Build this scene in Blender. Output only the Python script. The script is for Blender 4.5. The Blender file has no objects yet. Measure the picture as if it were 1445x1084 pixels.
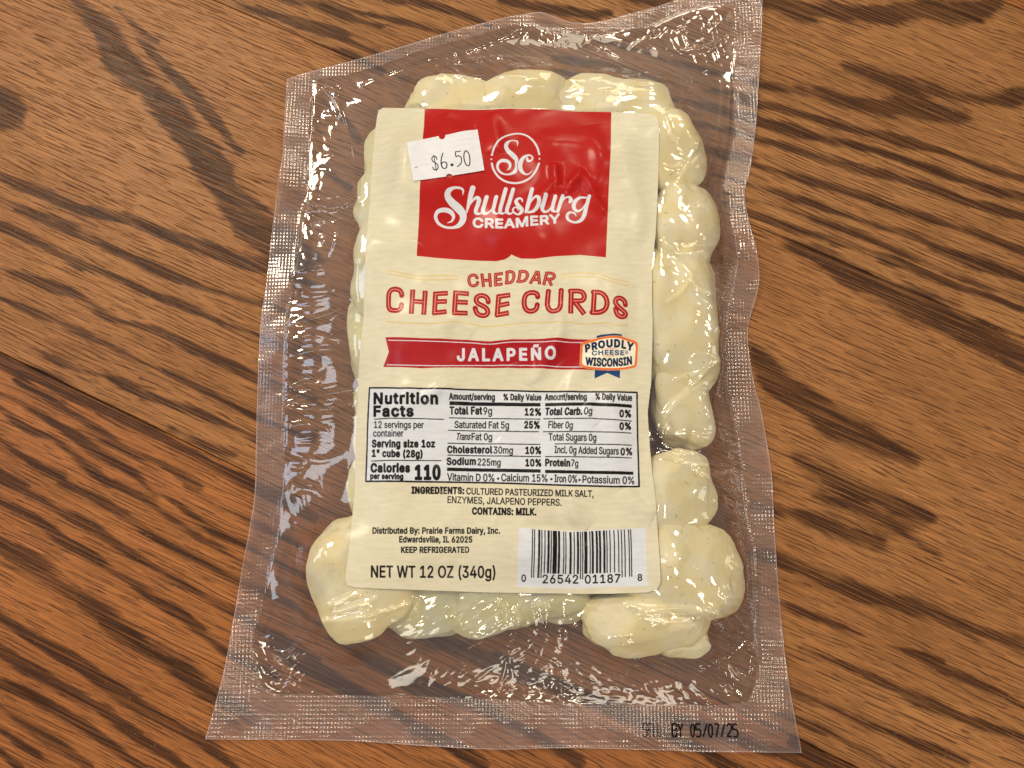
import bpy, math, os, random
import numpy as np
from mathutils import Vector, noise as mnoise
from mathutils.bvhtree import BVHTree

# ------------------------------------------------------------------ camera
S = bpy.context.scene
COL = S.collection
W_PX, H_PX, F_PX = 1445.0, 1084.0, 1134.0
TILT = math.radians(9.5)
DIST = 0.252
cam = bpy.data.cameras.new('camera')
cam.sensor_width = 36.0
cam.lens = 36.0 * F_PX / W_PX
cam.clip_start = 0.01
cam.clip_end = 50
camo = bpy.data.objects.new('camera', cam)
COL.objects.link(camo)
CAM = np.array([0.0, -DIST * math.sin(TILT), DIST * math.cos(TILT)])
camo.location = CAM
camo.rotation_euler = (TILT, 0, 0)
S.camera = camo

# ------------------------------------------------------------------ room light (world)
wd = bpy.data.worlds.new('World')
S.world = wd
wd.use_nodes = True
# dim room: ceiling darker than the walls round about
_wt = wd.node_tree
_tc = _wt.nodes.new('ShaderNodeTexCoord')
_sp = _wt.nodes.new('ShaderNodeSeparateXYZ')
_rp = _wt.nodes.new('ShaderNodeValToRGB')
_rp.color_ramp.elements[0].position = 0.0
_rp.color_ramp.elements[0].color = (0.36, 0.31, 0.28, 1)
_rp.color_ramp.elements[1].position = 0.75
_rp.color_ramp.elements[1].color = (0.185, 0.165, 0.172, 1)
_wt.links.new(_tc.outputs['Generated'], _sp.inputs[0])
_wt.links.new(_sp.outputs[2], _rp.inputs[0])
_wt.links.new(_rp.outputs[0], _wt.nodes['Background'].inputs[0])
_wt.nodes['Background'].inputs[1].default_value = 0.78


def lamp(name, loc, size, power, color, shape='DISK', size_y=None, target=(0, 0, 0)):
    l = bpy.data.lights.new(name, 'AREA')
    l.shape = shape
    l.size = size
    if size_y:
        l.size_y = size_y
    l.energy = power
    l.color = color
    o = bpy.data.objects.new(name, l)
    COL.objects.link(o)
    o.location = loc
    d = Vector(target) - Vector(loc)
    o.rotation_euler = d.to_track_quat('-Z', 'Y').to_euler()
    return o


WARM = (1.0, 0.86, 0.66)
lamp('ceiling_or_glint_lamp', (-0.55, 0.60, 0.95), 0.26, 7.4, WARM)
lamp('ceiling_or_glint_lamp', (0.20, 0.90, 1.5), 0.20, 3.6, WARM)
lamp('ceiling_or_glint_lamp', (0.66, 0.45, 1.5), 0.18, 1.7, WARM)
lamp('ceiling_or_glint_lamp', (0.10, -0.46, 1.5), 0.16, 1.7, WARM)
lamp('ceiling_or_glint_lamp', (0.15, -1.25, 1.5), 0.22, 3.0, WARM)  # added so film sloping towards the viewer catches a glint; no known fixture
lamp('window_or_glare_light', (0.25, -2.3, 1.35), 0.95, 10.0, (1.0, 0.91, 0.74), 'RECTANGLE', 0.55)  # no window known behind the viewer; added for broad soft glare on the film
lamp('ceiling_or_glint_lamp', (1.45, 0.10, 1.5), 0.20, 2.2, WARM)  # extra lamp put in for glints on film sloping to the right
lamp('ceiling_or_glint_lamp', (0.35, 1.80, 1.5), 0.22, 4.0, WARM)  # extra lamp, added as the far counterpart for glints on film sloping away
lamp('ceiling_or_glint_lamp', (-0.60, -0.70, 1.5), 0.18, 1.8, WARM)
lamp('window_or_glare_light', (-0.95, 0.15, 1.25), 0.28, 1.8, (0.62, 0.78, 1.0), 'RECTANGLE', 0.4)
lamp('window_or_glare_light', (-2.2, 0.30, 1.25), 0.9, 7.0, (0.84, 0.92, 1.0), 'RECTANGLE', 0.6)  # broad bluish source added for soft reflections on the left-hand film
lamp('added_glare_light', (0.25, 2.35, 1.35), 0.8, 6.0, (1.0, 0.90, 0.66), 'RECTANGLE', 0.6)  # unseen warm source added for glare on the film at the far side
lamp('added_glare_light', (2.2, -0.15, 1.25), 0.6, 3.5, (1.0, 0.93, 0.80), 'RECTANGLE', 0.6)  # invented soft source for reflections on the right-hand film
S.view_settings.view_transform = 'Standard'
S.view_settings.look = 'None'
S.view_settings.exposure = 0.0
S.view_settings.gamma = 1
S.cycles.max_bounces = 12
S.cycles.transparent_max_bounces = 16
S.cycles.caustics_reflective = False
S.cycles.caustics_refractive = False
S.cycles.sample_clamp_indirect = 6.0

# ------------------------------------------------------------------ small helpers
rng = np.random.RandomState(7)


def P(px, py, z=0.0):
    """photo pixel -> world xy on the height z (arrays allowed), metres"""
    px = np.asarray(px, float)
    py = np.asarray(py, float)
    vx = (px - W_PX / 2) / F_PX
    vy = -(py - H_PX / 2) / F_PX
    c, s = math.cos(TILT), math.sin(TILT)
    dy = vy * c + s
    dz = vy * s - c
    t = (z - CAM[2]) / dz
    return CAM[0] + vx * t, CAM[1] + dy * t


def crop(ox, oy, k):
    return lambda x, y: (ox + np.asarray(x, float) * k, oy + np.asarray(y, float) * k)


K1 = crop(500, 130, 460 / 1445)
K2 = crop(500, 370, 460 / 1445)
K3 = crop(480, 660, 480 / 1445)
L1 = crop(600, 250, 240 / 1445)
L2 = crop(680, 180, 100 / 1204)
L3 = crop(808, 465, 100 / 1445)
L4 = crop(535, 375, 185 / 1445)
L5 = crop(715, 375, 185 / 1445)
L6 = crop(725, 735, 200 / 1445)
L7 = crop(850, 1000, 220 / 1445)
L8 = crop(565, 175, 130 / 1409)
PX = crop(0, 0, 1.0)
S1 = lambda p: p


def tbl(seed):
    return np.random.RandomState(seed).rand(256, 256) * 2 - 1


_T = {}


def vnoise(x, y, seed=0):
    if seed not in _T:
        _T[seed] = tbl(seed + 11)
    T = _T[seed]
    xi = np.floor(x).astype(int)
    yi = np.floor(y).astype(int)
    fx = x - xi
    fy = y - yi
    fx = fx * fx * fx * (fx * (fx * 6 - 15) + 10)
    fy = fy * fy * fy * (fy * (fy * 6 - 15) + 10)
    a = T[xi % 256, yi % 256]
    b = T[(xi + 1) % 256, yi % 256]
    c = T[xi % 256, (yi + 1) % 256]
    d = T[(xi + 1) % 256, (yi + 1) % 256]
    return (a * (1 - fx) + b * fx) * (1 - fy) + (c * (1 - fx) + d * fx) * fy


def fbm(x, y, seed=0, o=3):
    r = 0
    a = 1.0
    for k in range(o):
        r = r + a * vnoise(x * 2 ** k + 17.3 * k, y * 2 ** k - 9.1 * k, seed + k)
        a *= 0.5
    return r


def seg_dist(x, y, pts):
    """distance to polyline and parameter along it (0..1)"""
    best = np.full(x.shape, 1e9)
    par = np.zeros(x.shape)
    n = len(pts) - 1
    for i in range(n):
        ax, ay = pts[i][0], pts[i][1]
        bx, by = pts[i + 1][0], pts[i + 1][1]
        dx, dy = bx - ax, by - ay
        L = dx * dx + dy * dy + 1e-18
        t = np.clip(((x - ax) * dx + (y - ay) * dy) / L, 0, 1)
        d = np.hypot(x - ax - t * dx, y - ay - t * dy)
        m = d < best
        best = np.where(m, d, best)
        par = np.where(m, (i + t) / n, par)
    return best, par


def inside(x, y, poly):
    r = np.zeros(x.shape, bool)
    n = len(poly)
    for i in range(n):
        x0, y0 = poly[i]
        x1, y1 = poly[(i + 1) % n]
        if y0 == y1:
            continue
        c = ((y0 > y) != (y1 > y)) & (x < (x1 - x0) * (y - y0) / (y1 - y0) + x0)
        r ^= c
    return r


def sdist(x, y, poly):
    """signed distance, positive inside"""
    d, _ = seg_dist(x, y, list(poly) + [poly[0]])
    return np.where(inside(x, y, poly), d, -d)


def spline(pts, n=6):
    """Catmull-Rom through points of any dimension"""
    p = np.array(pts, float)
    if len(p) < 3:
        return p
    e = np.vstack([2 * p[0] - p[1], p, 2 * p[-1] - p[-2]])
    out = []
    for i in range(1, len(e) - 2):
        for k in range(n):
            t = k / n
            a, b, c, d = e[i - 1], e[i], e[i + 1], e[i + 2]
            out.append(0.5 * ((2 * b) + (-a + c) * t + (2 * a - 5 * b + 4 * c - d) * t * t
                              + (-a + 3 * b - 3 * c + d) * t ** 3))
    out.append(p[-1])
    return np.array(out)


def to_world(pts, crp=PX, z=0.0):
    a = np.array(pts, float)
    x, y = crp(a[:, 0], a[:, 1])
    X, Y = P(x, y, z)
    return np.stack([X, Y], 1)


def sstep(a, b, x):
    t = np.clip((x - a) / (b - a), 0, 1)
    return t * t * (3 - 2 * t)


# ------------------------------------------------------------------ material helper
def mat(name):
    m = bpy.data.materials.new(name)
    m.use_nodes = True
    nt = m.node_tree
    nt.nodes.clear()
    out = nt.nodes.new('ShaderNodeOutputMaterial')

    def N(t, **kw):
        n = nt.nodes.new('ShaderNode' + t)
        for k, v in kw.items():
            if k.startswith('i_'):
                key = k[2:]
                n.inputs[int(key) if key.isdigit() else key.replace('_', ' ')].default_value = v
            else:
                setattr(n, k, v)
        return n

    def Lk(a, b):
        nt.links.new(a, b)
    return m, N, Lk, out


def math_node(N, Lk, op, a, b=None, c=None, clamp=False):
    n = N('Math', operation=op)
    n.use_clamp = clamp
    for i, v in enumerate((a, b, c)):
        if v is None:
            continue
        if isinstance(v, (int, float)):
            n.inputs[i].default_value = v
        else:
            Lk(v, n.inputs[i])
    return n.outputs[0]


def mixc(N, Lk, f, a, b, mode='MIX'):
    n = N('Mix', data_type='RGBA')
    n.blend_type = mode
    for s, v in ((0, f), (6, a), (7, b)):
        if isinstance(v, (int, float)):
            n.inputs[s].default_value = v
        elif isinstance(v, tuple):
            n.inputs[s].default_value = v
        else:
            Lk(v, n.inputs[s])
    return n.outputs[2]


def new_obj(name, verts, faces, material, parent=None, normals=None, uv=None, attrs=None, smooth=True):
    me = bpy.data.meshes.new(name)
    verts = np.asarray(verts, np.float32)
    faces = np.asarray(faces, np.int32)
    k = faces.shape[1]
    me.vertices.add(len(verts))
    me.vertices.foreach_set('co', verts.ravel())
    me.loops.add(faces.size)
    me.loops.foreach_set('vertex_index', faces.ravel())
    me.polygons.add(len(faces))
    me.polygons.foreach_set('loop_start', np.arange(0, faces.size, k, dtype=np.int32))
    me.update(calc_edges=True)
    me.polygons.foreach_set('use_smooth', np.full(len(faces), smooth))
    if uv is not None:
        l = me.uv_layers.new(name='uv')
        l.data.foreach_set('uv', np.asarray(uv, np.float32)[faces.ravel()].ravel())
    for an, av in (attrs or {}).items():
        a = me.attributes.new(an, 'FLOAT', 'POINT')
        a.data.foreach_set('value', np.asarray(av, np.float32))
    if material:
        me.materials.append(material)
    me.validate()
    if normals is not None:
        me.normals_split_custom_set_from_vertices(np.asarray(normals, np.float32).tolist())
    o = bpy.data.objects.new(name, me)
    COL.objects.link(o)
    if parent is not None:
        o.parent = parent
    return o


def thing(o, label, cat, group=None):
    o['label'] = label
    o['category'] = cat
    if group:
        o['group'] = group


def empty(name, loc=(0, 0, 0)):
    o = bpy.data.objects.new(name, None)
    COL.objects.link(o)
    o.location = loc
    o.empty_display_size = 0.02
    return o


# ================================================================== WOODEN TABLE
# dark growth bands of the oak, traced as centre lines with half widths
W1 = crop(0, 0, 500 / 1445)
W2 = crop(0, 300, 420 / 1138)
W3 = crop(0, 680, 400 / 1073)
W4 = crop(1045, 0, 400 / 1084)
W5 = crop(1045, 350, 400 / 1172)
W6 = crop(1045, 700, 400 / 1129)
W7 = crop(380, 0, 480 / 1445)
W8 = crop(780, 0, 360 / 1445)
BANDS = [
 (W1, [[(270,-40,24),(330,30,34),(410,90,46),(465,180,56),(500,270,66),(600,345,52),(680,440,55),(770,560,56),(840,650,60),(900,740,66),(960,840,70),(1060,950,80),(1250,1060,60)],[(560,150,14),(680,280,22),(800,400,24),(900,520,22),(980,620,12)],[(470,30,10),(560,110,14),(640,170,8)],
  [(-120,430,110),(-40,440,110),(10,455,90),(50,480,50)],
  [(-60,700,10),(0,720,12),(130,780,24),(320,850,24),(480,890,18),(640,950,20),(800,990,18),(1000,1050,15),(1200,1120,14)],
  [(-60,790,8),(0,815,8),(150,870,10),(350,950,12),(480,1020,14),(700,1120,14)],
  [(-60,890,10),(0,920,12),(120,970,18),(220,1020,18),(330,1090,16)],
  [(575,688,7),(620,700,12),(665,712,7)],
  [(900,0,7),(1100,60,11),(1300,105,10),(1445,145,8),(1560,190,8)],
  [(1150,-10,10),(1300,25,12),(1445,80,10),(1560,110,10)],
  [(1240,165,6),(1330,190,12),(1445,235,25),(1560,290,20)]]),
 (W2, [[(480,0,14),(600,70,20),(760,130,22),(900,180,22),(1030,220,22),(1200,280,18)],
  [(60,-15,10),(160,30,10),(280,80,12),(420,140,14),(560,200,14),(700,260,14),(860,310,12),(1000,350,12),(1200,420,12)],
  [(-40,40,10),(0,60,12),(160,130,15),(300,190,16),(450,250,16),(600,320,14),(760,380,14),(980,470,10),(1250,570,10)],
  [(-40,200,10),(0,215,10),(120,260,22),(300,320,16),(420,400,18),(560,440,14),(720,510,14),(850,570,12),(980,630,12),(1200,720,12)],
  [(-40,310,8),(0,330,8),(200,410,8),(330,470,12),(470,540,12),(620,610,12),(780,680,12),(980,780,10),(1200,870,10)],
  [(-40,440,6),(0,460,6),(150,530,9),(300,600,11),(430,640,13),(560,700,11),(760,770,10),(900,830,8),(980,870,8)],
  [(650,830,11),(780,890,13),(900,930,8)],
  [(-40,545,22),(0,570,25),(200,650,28),(400,750,28),(600,850,22),(760,935,15),(970,1045,18),(1200,1160,18)],
  [(60,640,10),(200,720,14),(320,800,12),(500,920,18),(620,960,14),(760,1060,14)],
  [(-40,675,8),(0,690,8),(130,750,12),(260,840,14),(420,950,16),(520,1010,16),(600,1084,14)],
  [(-40,730,14),(0,750,14),(100,820,12),(200,870,12),(320,960,14),(420,1040,14)],
  [(-40,850,10),(0,870,10),(120,960,14),(240,1020,10)],
  [(-40,970,10),(0,990,12),(100,1050,14)]]),
 (W3, [[(-30,-20,8),(20,0,8),(130,50,12),(260,120,20),(420,220,18),(560,310,14),(700,390,12),(860,480,10),(1060,590,18),(1200,680,18)],
  [(230,0,12),(380,70,14),(520,160,14),(640,240,12),(780,310,14),(890,370,12),(1100,470,12),(1250,560,12)],
  [(430,0,10),(560,70,12),(700,180,16),(830,260,14),(920,310,10),(1100,390,12),(1300,500,12)],
  [(520,0,8),(680,90,10),(800,180,10),(930,240,8),(1100,330,10),(1300,430,12)],
  [(700,20,10),(840,100,12),(950,150,10),(1150,250,12),(1400,370,12)],
  [(-30,60,10),(0,75,10),(120,130,16),(260,230,20),(420,330,18),(560,430,22),(700,520,22),(840,630,18),(1050,740,18)],
  [(-30,215,22),(0,240,22),(120,320,28),(260,410,32),(400,520,28),(540,620,28),(680,710,28),(800,810,28),(1000,930,24)],
  [(-30,495,16),(0,510,18),(130,600,22),(260,670,22),(400,760,22),(540,860,24),(700,950,20),(900,1084,22)],
  [(-30,625,14),(0,640,14),(120,710,18),(260,800,16),(420,890,16),(520,960,16),(640,1040,16),(720,1100,14)],
  [(-30,750,12),(0,765,12),(130,820,16),(280,900,16),(400,990,18),(540,1084,18)],
  [(-30,845,8),(0,860,8),(100,920,16),(240,1010,14),(340,1084,12)],
  [(0,940,8),(100,1010,10),(200,1084,10)],
  [(0,1020,10),(80,1084,10)]]),
 (W4, [[(90,5,16),(230,30,36),(400,50,34),(540,60,45),(700,30,45),(850,60,50),(960,20,40)],
  [(60,318,8),(160,330,10),(280,345,14),(420,390,20),(520,405,36),(640,410,46),(740,430,32),(860,448,10)],
  [(410,262,6),(500,285,16),(570,312,30),(700,340,25),(850,372,22),(1000,390,30),(1084,370,45),(1200,370,50)],
  [(-30,388,8),(65,400,10),(180,420,12),(330,465,14),(480,510,16),(640,545,22),(800,590,16),(940,640,20),(1084,685,15),(1200,720,15)],
  [(-30,440,10),(60,460,14),(200,500,22),(380,540,16),(560,590,12),(760,660,12),(940,720,16),(1084,760,14),(1200,790,14)],
  [(-30,510,8),(50,530,8),(200,570,12),(360,620,14),(560,670,20),(760,730,18),(900,780,16),(1084,830,14),(1200,860,14)],
  [(-100,590,8),(30,620,10),(180,670,14),(340,710,14),(520,770,16),(700,830,16),(860,880,14),(1084,965,14),(1200,1000,12)],
  [(-100,670,8),(20,700,8),(170,750,14),(340,800,14),(480,850,10),(660,910,14),(860,980,16),(1084,1060,14),(1200,1090,14)],
  [(-60,740,7),(20,760,8),(200,810,8),(400,880,10),(560,940,8),(720,1010,10),(900,1084,8),(1100,1150,8)],
  [(-60,780,8),(30,810,10),(220,880,12),(400,940,10),(560,1000,12),(740,1055,8)]]),
 (W5, [[(180,-30,14),(240,0,26),(350,50,45),(480,120,55),(620,190,60),(760,250,65),(900,320,65),(1050,400,60),(1172,470,60),(1300,540,60)],
  [(380,-15,8),(560,22,9),(720,80,11),(900,160,13),(1050,208,10),(1172,255,10)],
  [(780,0,8),(1000,80,14),(1172,130,14),(1300,170,14)],
  [(40,400,18),(90,470,40),(150,560,50),(300,660,62),(420,740,58),(560,800,40),(720,890,20)],
  [(240,880,24),(330,930,36),(450,990,48),(620,1060,45),(760,1120,30)]]),
 (W6, [[(300,5,20),(450,40,40),(600,110,45),(700,190,22),(780,240,10)],
  [(60,30,6),(150,60,12),(300,90,30),(450,150,22),(560,185,10)],
  [(60,230,10),(160,260,15),(300,310,16),(440,365,30),(620,430,27),(800,480,14),(960,540,14),(1129,610,12),(1250,650,12)],
  [(100,400,8),(180,430,8),(340,490,14),(480,550,10),(620,600,7),(800,660,6)],
  [(120,560,8),(200,590,8),(380,660,14),(560,740,14),(760,830,22),(900,890,14),(1060,940,12),(1129,970,8)],
  [(660,620,8),(820,700,14),(1000,770,12),(1129,840,8),(1250,890,8)],
  [(100,735,8),(210,780,7),(380,850,11),(560,930,13),(740,1000,13),(900,1060,14)],
  [(120,850,8),(220,890,7),(340,940,12),(460,1000,12),(620,1084,10)]]),
 (W7, [[(-60,30,10),(0,60,10),(200,130,13),(380,190,13),(520,250,10)],
  [(180,0,14),(400,60,14),(600,100,10),(760,150,10)],
  [(500,-10,15),(700,25,18),(850,75,14),(940,110,8)],
  [(980,0,12),(1150,30,26),(1300,55,22),(1445,60,20)],
  [(560,330,14),(800,390,16),(960,440,12)],[(230,430,12),(330,520,14),(380,600,12)],
  [(190,640,12),(260,740,16),(340,800,14)]]),
 (W8, [[(0,60,28),(150,80,25),(260,115,10)],
  [(420,-10,30),(560,20,24),(640,10,20)],
  [(280,225,10),(380,262,14),(560,310,14),(760,370,14),(1010,430,12),(1150,460,9)],
  [(90,200,10),(200,215,14),(300,250,10)],
  [(0,325,20),(200,360,25),(400,395,20),(560,445,18),(740,475,12)],
  [(860,510,14),(1010,522,14),(1150,560,10)],
  [(0,400,14),(250,460,20),(550,540,25),(650,560,20),(850,602,22),(1010,632,16),(1150,650,12)],
  [(720,690,20),(860,710,20),(1010,745,16),(1150,780,10)],
  [(860,835,20),(1010,862,12),(1150,900,10)]]),
 (PX, [[(925,1010,7),(1010,1030,9),(1130,1075,10)],[(700,930,9),(830,985,10),(960,1045,9),(1060,1100,8)],
  [(470,900,8),(580,960,10),(700,1010,9),(820,1075,9)],[(380,905,8),(450,950,10),(560,1010,9),(680,1080,9)],
  [(500,840,8),(620,905,10),(760,960,9),(900,1010,8)],
  [(1120,1050,10),(1200,1088,12)],[(1130,1070,8),(1180,1100,8)]]),
]
SEAM = [((0, 497), (1211, 1084)), ((301, 0), (1424, 468)), ((1395, -6), (1445, 17))]
sw = [to_world(s) for s in SEAM]
dA = sw[0][1] - sw[0][0]
dB = sw[1][1] - sw[1][0]
angA = math.atan2(dA[1], dA[0])
angB = math.atan2(dB[1], dB[0])
ANG = (angA + angB) / 2
ca, sa = math.cos(ANG), math.sin(ANG)
print('plank angles', math.degrees(angA), math.degrees(angB))


def to_st(xy):
    return xy[..., 0] * ca + xy[..., 1] * sa, -xy[..., 0] * sa + xy[..., 1] * ca


# seams as t = a + b*s lines (they run very nearly along the grain)
def seam_line(w):
    s0, t0 = to_st(w[0])
    s1, t1 = to_st(w[1])
    b = (t1 - t0) / (s1 - s0)
    return float(t0 - b * s0), float(b)


LA = seam_line(sw[0])
LB = seam_line(sw[1])
s_, t_ = to_st(sw[2][0])
LC = (float(t_ - LB[1] * s_), LB[1])
print('seams', LA, LB, LC)

# field sampled on a regular world grid
GX = np.arange(-0.215, 0.2151, 0.0007)
GY = np.arange(-0.165, 0.1751, 0.0007)
gx, gy = np.meshgrid(GX, GY, indexing='ij')
gs, gt = gx * ca + gy * sa, -gx * sa + gy * ca
ph = gt / 0.0105 + 1.3 * fbm(gs / 0.09, gt / 0.03, 3)
base = (np.sin(ph * 2 * np.pi) - 0.35) * 0.0016
# procedural growth bands carry on beyond the traced part
wx0, wy0 = P(-70, 542)
wx1, _ = P(1515, 542)
frame = sdist(gx, gy, to_world([(-30, -30), (1475, -30), (1475, 1114), (-30, 1114)]))
field = np.where(frame > -0.004, -0.0030, base)
warp = 0.0006 * fbm(gs / 0.012, gt / 0.004, 31)
for crp, lines in BANDS:
    for ln in lines:
        q = spline([(a, b, c) for a, b, c in ln], 3)
        x, y = crp(q[:, 0], q[:, 1])
        X, Y = P(x, y)
        x2, y2 = crp(q[:, 0] + q[:, 2], q[:, 1])
        X2, Y2 = P(x2, y2)
        hw = X2 - X
        i0 = max(int((X.min() - 0.012 - GX[0]) / 0.0007), 0)
        i1 = max(int((X.max() + 0.012 - GX[0]) / 0.0007), 0)
        j0 = max(int((Y.min() - 0.012 - GY[0]) / 0.0007), 0)
        j1 = max(int((Y.max() + 0.012 - GY[0]) / 0.0007), 0)
        if i1 <= i0 or j1 <= j0:
            continue
        sx, sy = gx[i0:i1, j0:j1], gy[i0:i1, j0:j1]
        if sx.size == 0:
            continue
        best = field[i0:i1, j0:j1]
        soft = 0.42 if q[:, 2].max() >= 30 else 0.9
        for k in range(len(X) - 1):
            dx, dy = X[k + 1] - X[k], Y[k + 1] - Y[k]
            L = dx * dx + dy * dy + 1e-18
            t = np.clip(((sx - X[k]) * dx + (sy - Y[k]) * dy) / L, 0, 1)
            d = np.hypot(sx - X[k] - t * dx, sy - Y[k] - t * dy)
            best = np.maximum(best, soft * (0.9 * (hw[k] * (1 - t) + hw[k + 1] * t) - d))
        field[i0:i1, j0:j1] = best
field = np.clip(field + warp, -0.004, 0.006)


def bilin(G, x, y, gx0=None, gy0=None, st=0.0007):
    gx0 = GX[0] if gx0 is None else gx0
    gy0 = GY[0] if gy0 is None else gy0
    u = np.clip((x - gx0) / st, 0, G.shape[0] - 1.001)
    v = np.clip((y - gy0) / st, 0, G.shape[1] - 1.001)
    i = u.astype(int)
    j = v.astype(int)
    fu = u - i
    fv = v - j
    return (G[i, j] * (1 - fu) * (1 - fv) + G[i + 1, j] * fu * (1 - fv)
            + G[i, j + 1] * (1 - fu) * fv + G[i + 1, j + 1] * fu * fv)


def wood_material():
    m, N, Lk, out = mat('oiled_oak')
    M = lambda *a, **k: math_node(N, Lk, *a, **k)
    tc = N('TexCoord')
    sep = N('SeparateXYZ')
    Lk(tc.outputs['Object'], sep.inputs[0])
    tone = N('Attribute', attribute_name='tone')
    fld = N('Attribute', attribute_name='band')

    def stretched(ss, tt, detail=3, rough=0.6, off=0.0, scale=1.0, dist=0.0):
        cm = N('CombineXYZ')
        Lk(M('MULTIPLY', sep.outputs[0], ss), cm.inputs[0])
        Lk(M('MULTIPLY', sep.outputs[1], tt), cm.inputs[1])
        Lk(M('ADD', M('MULTIPLY', tone.outputs['Fac'], 31.0), off), cm.inputs[2])
        n = N('TexNoise')
        n.inputs['Scale'].default_value = scale
        n.inputs['Detail'].default_value = detail
        n.inputs['Roughness'].default_value = rough
        n.inputs['Distortion'].default_value = dist
        Lk(cm.outputs[0], n.inputs['Vector'])
        return n.outputs['Fac']
    fib = stretched(80, 1300, 3, 0.6)
    fib2 = stretched(85, 3400, 3, 0.65, 5)
    blotch = stretched(14, 40, 3, 0.55, 9)
    poreA = stretched(95, 1500, 2, 0.5, 14)
    poreB = stretched(55, 3000, 2, 0.5, 22)
    streak = stretched(38, 2100, 2, 0.5, 33)
    speck = stretched(700, 1700, 2, 0.6, 40)
    # growth band with a ragged, fibrous edge
    e = M('ADD', M('MULTIPLY', fld.outputs['Fac'], 1000.0),
          M('MULTIPLY', M('SUBTRACT', fib, 0.5), 2.6))
    e = M('ADD', e, M('ADD', 0.25, M('MULTIPLY', M('SUBTRACT', fib2, 0.5), 1.2)))
    mr = N('MapRange', interpolation_type='SMOOTHSTEP')
    e = M('MULTIPLY', e, M('ADD', 0.35, M('MULTIPLY', blotch, 1.0)))
    Lk(e, mr.inputs[0])
    mr.inputs[1].default_value = -0.40
    mr.inputs[2].default_value = 0.50
    sk = N('MapRange', interpolation_type='SMOOTHSTEP')
    Lk(streak, sk.inputs[0])
    sk.inputs[1].default_value = 0.36
    sk.inputs[2].default_value = 0.58
    sk.inputs[3].default_value = 0.55
    sk.inputs[4].default_value = 1.0
    band = M('MULTIPLY', mr.outputs[0], sk.outputs[0], clamp=True)
    light = mixc(N, Lk, blotch, (0.445, 0.208, 0.077, 1), (0.240, 0.098, 0.034, 1))
    # orange, redder or paler staves
    cr = N('ValToRGB')
    cr.color_ramp.elements[0].color = (1.0, 0.82, 0.66, 1)
    cr.color_ramp.elements[1].color = (1.0, 1.07, 1.08, 1)
    Lk(tone.outputs['Fac'], cr.inputs[0])
    light = mixc(N, Lk, 1.0, light, cr.outputs[0], 'MULTIPLY')
    fr = N('MapRange')
    Lk(fib2, fr.inputs[0])
    fr.inputs[1].default_value = 0.3
    fr.inputs[2].default_value = 0.7
    fr.inputs[3].default_value = 0.50
    fr.inputs[4].default_value = 1.36
    light = mixc(N, Lk, 1.0, light, fr.outputs[0], 'MULTIPLY')
    dark = mixc(N, Lk, blotch, (0.030, 0.0112, 0.0045, 1), (0.064, 0.0235, 0.0088, 1))
    col = mixc(N, Lk, band, light, dark)

    def pores(src, a, b):
        p = N('MapRange', interpolation_type='SMOOTHSTEP')
        Lk(src, p.inputs[0])
        p.inputs[1].default_value = a
        p.inputs[2].default_value = b
        return p.outputs[0]

    def thin(src, w):
        # hair lines along the fibre: the 0.5 contour of a stretched noise
        d = M('ABSOLUTE', M('SUBTRACT', src, 0.5))
        return M('SUBTRACT', 1.0, pores(d, w * 0.35, w))
    def dashes(pitch, seed, length, keep, wid):
        # vessel lines of the oak: rows along the fibre broken into dashes
        wv = stretched(16, 70, 2, 0.5, seed)
        row = M('ADD', M('MULTIPLY', sep.outputs[1], 1.0 / pitch), M('MULTIPLY', wv, 5.0))
        idx = M('FLOOR', row)
        fr_ = M('SUBTRACT', M('SUBTRACT', row, idx), 0.5)
        cm = N('CombineXYZ')
        Lk(M('MULTIPLY', sep.outputs[0], 1.0 / length), cm.inputs[0])
        Lk(M('MULTIPLY', idx, 7.31), cm.inputs[1])
        Lk(M('ADD', M('MULTIPLY', tone.outputs['Fac'], 13.0), seed), cm.inputs[2])
        n = N('TexNoise')
        n.inputs['Scale'].default_value = 1.0
        n.inputs['Detail'].default_value = 1.5
        Lk(cm.outputs[0], n.inputs['Vector'])
        wob = M('MULTIPLY', M('SUBTRACT', stretched(130, 1400, 1, 0.5, seed + 3), 0.5), 0.55)
        on = pores(n.outputs['Fac'], keep, keep + 0.09)
        d = M('ABSOLUTE', M('ADD', fr_, wob))
        w = M('MULTIPLY', on, wid)
        ln = N('MapRange', interpolation_type='SMOOTHSTEP')
        Lk(d, ln.inputs[0])
        Lk(M('MULTIPLY', w, 0.25), ln.inputs[1])
        Lk(M('ADD', w, 0.001), ln.inputs[2])
        ln.inputs[3].default_value = 1.0
        ln.inputs[4].default_value = 0.0
        return M('MULTIPLY', ln.outputs[0], on)
    pm = M('MAXIMUM', dashes(0.00125, 14, 0.0135, 0.46, 0.17),
           M('MAXIMUM', M('MULTIPLY', dashes(0.00080, 27, 0.0085, 0.49, 0.21), 0.75),
             M('MULTIPLY', pores(poreB, 0.62, 0.68), 0.4)))
    pmask = M('MULTIPLY', pm, 0.9)
    col = mixc(N, Lk, pmask, col, (0.075, 0.030, 0.014, 1))
    sp = pores(speck, 0.66, 0.74)
    col = mixc(N, Lk, M('MULTIPLY', sp, 0.25), col, (0.55, 0.30, 0.13, 1))
    bs = N('BsdfPrincipled')
    Lk(col, bs.inputs['Base Color'])
    rg = M('ADD', 0.40, M('MULTIPLY', pm, 0.2))
    Lk(rg, bs.inputs['Roughness'])
    bs.inputs['IOR'].default_value = 1.33
    bs.inputs['Specular IOR Level'].default_value = 0.30
    h = M('SUBTRACT', M('MULTIPLY', fib2, 0.35), M('ADD', pm, M('MULTIPLY', band, 0.4)))
    bp = N('Bump')
    bp.inputs['Strength'].default_value = 0.5
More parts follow.
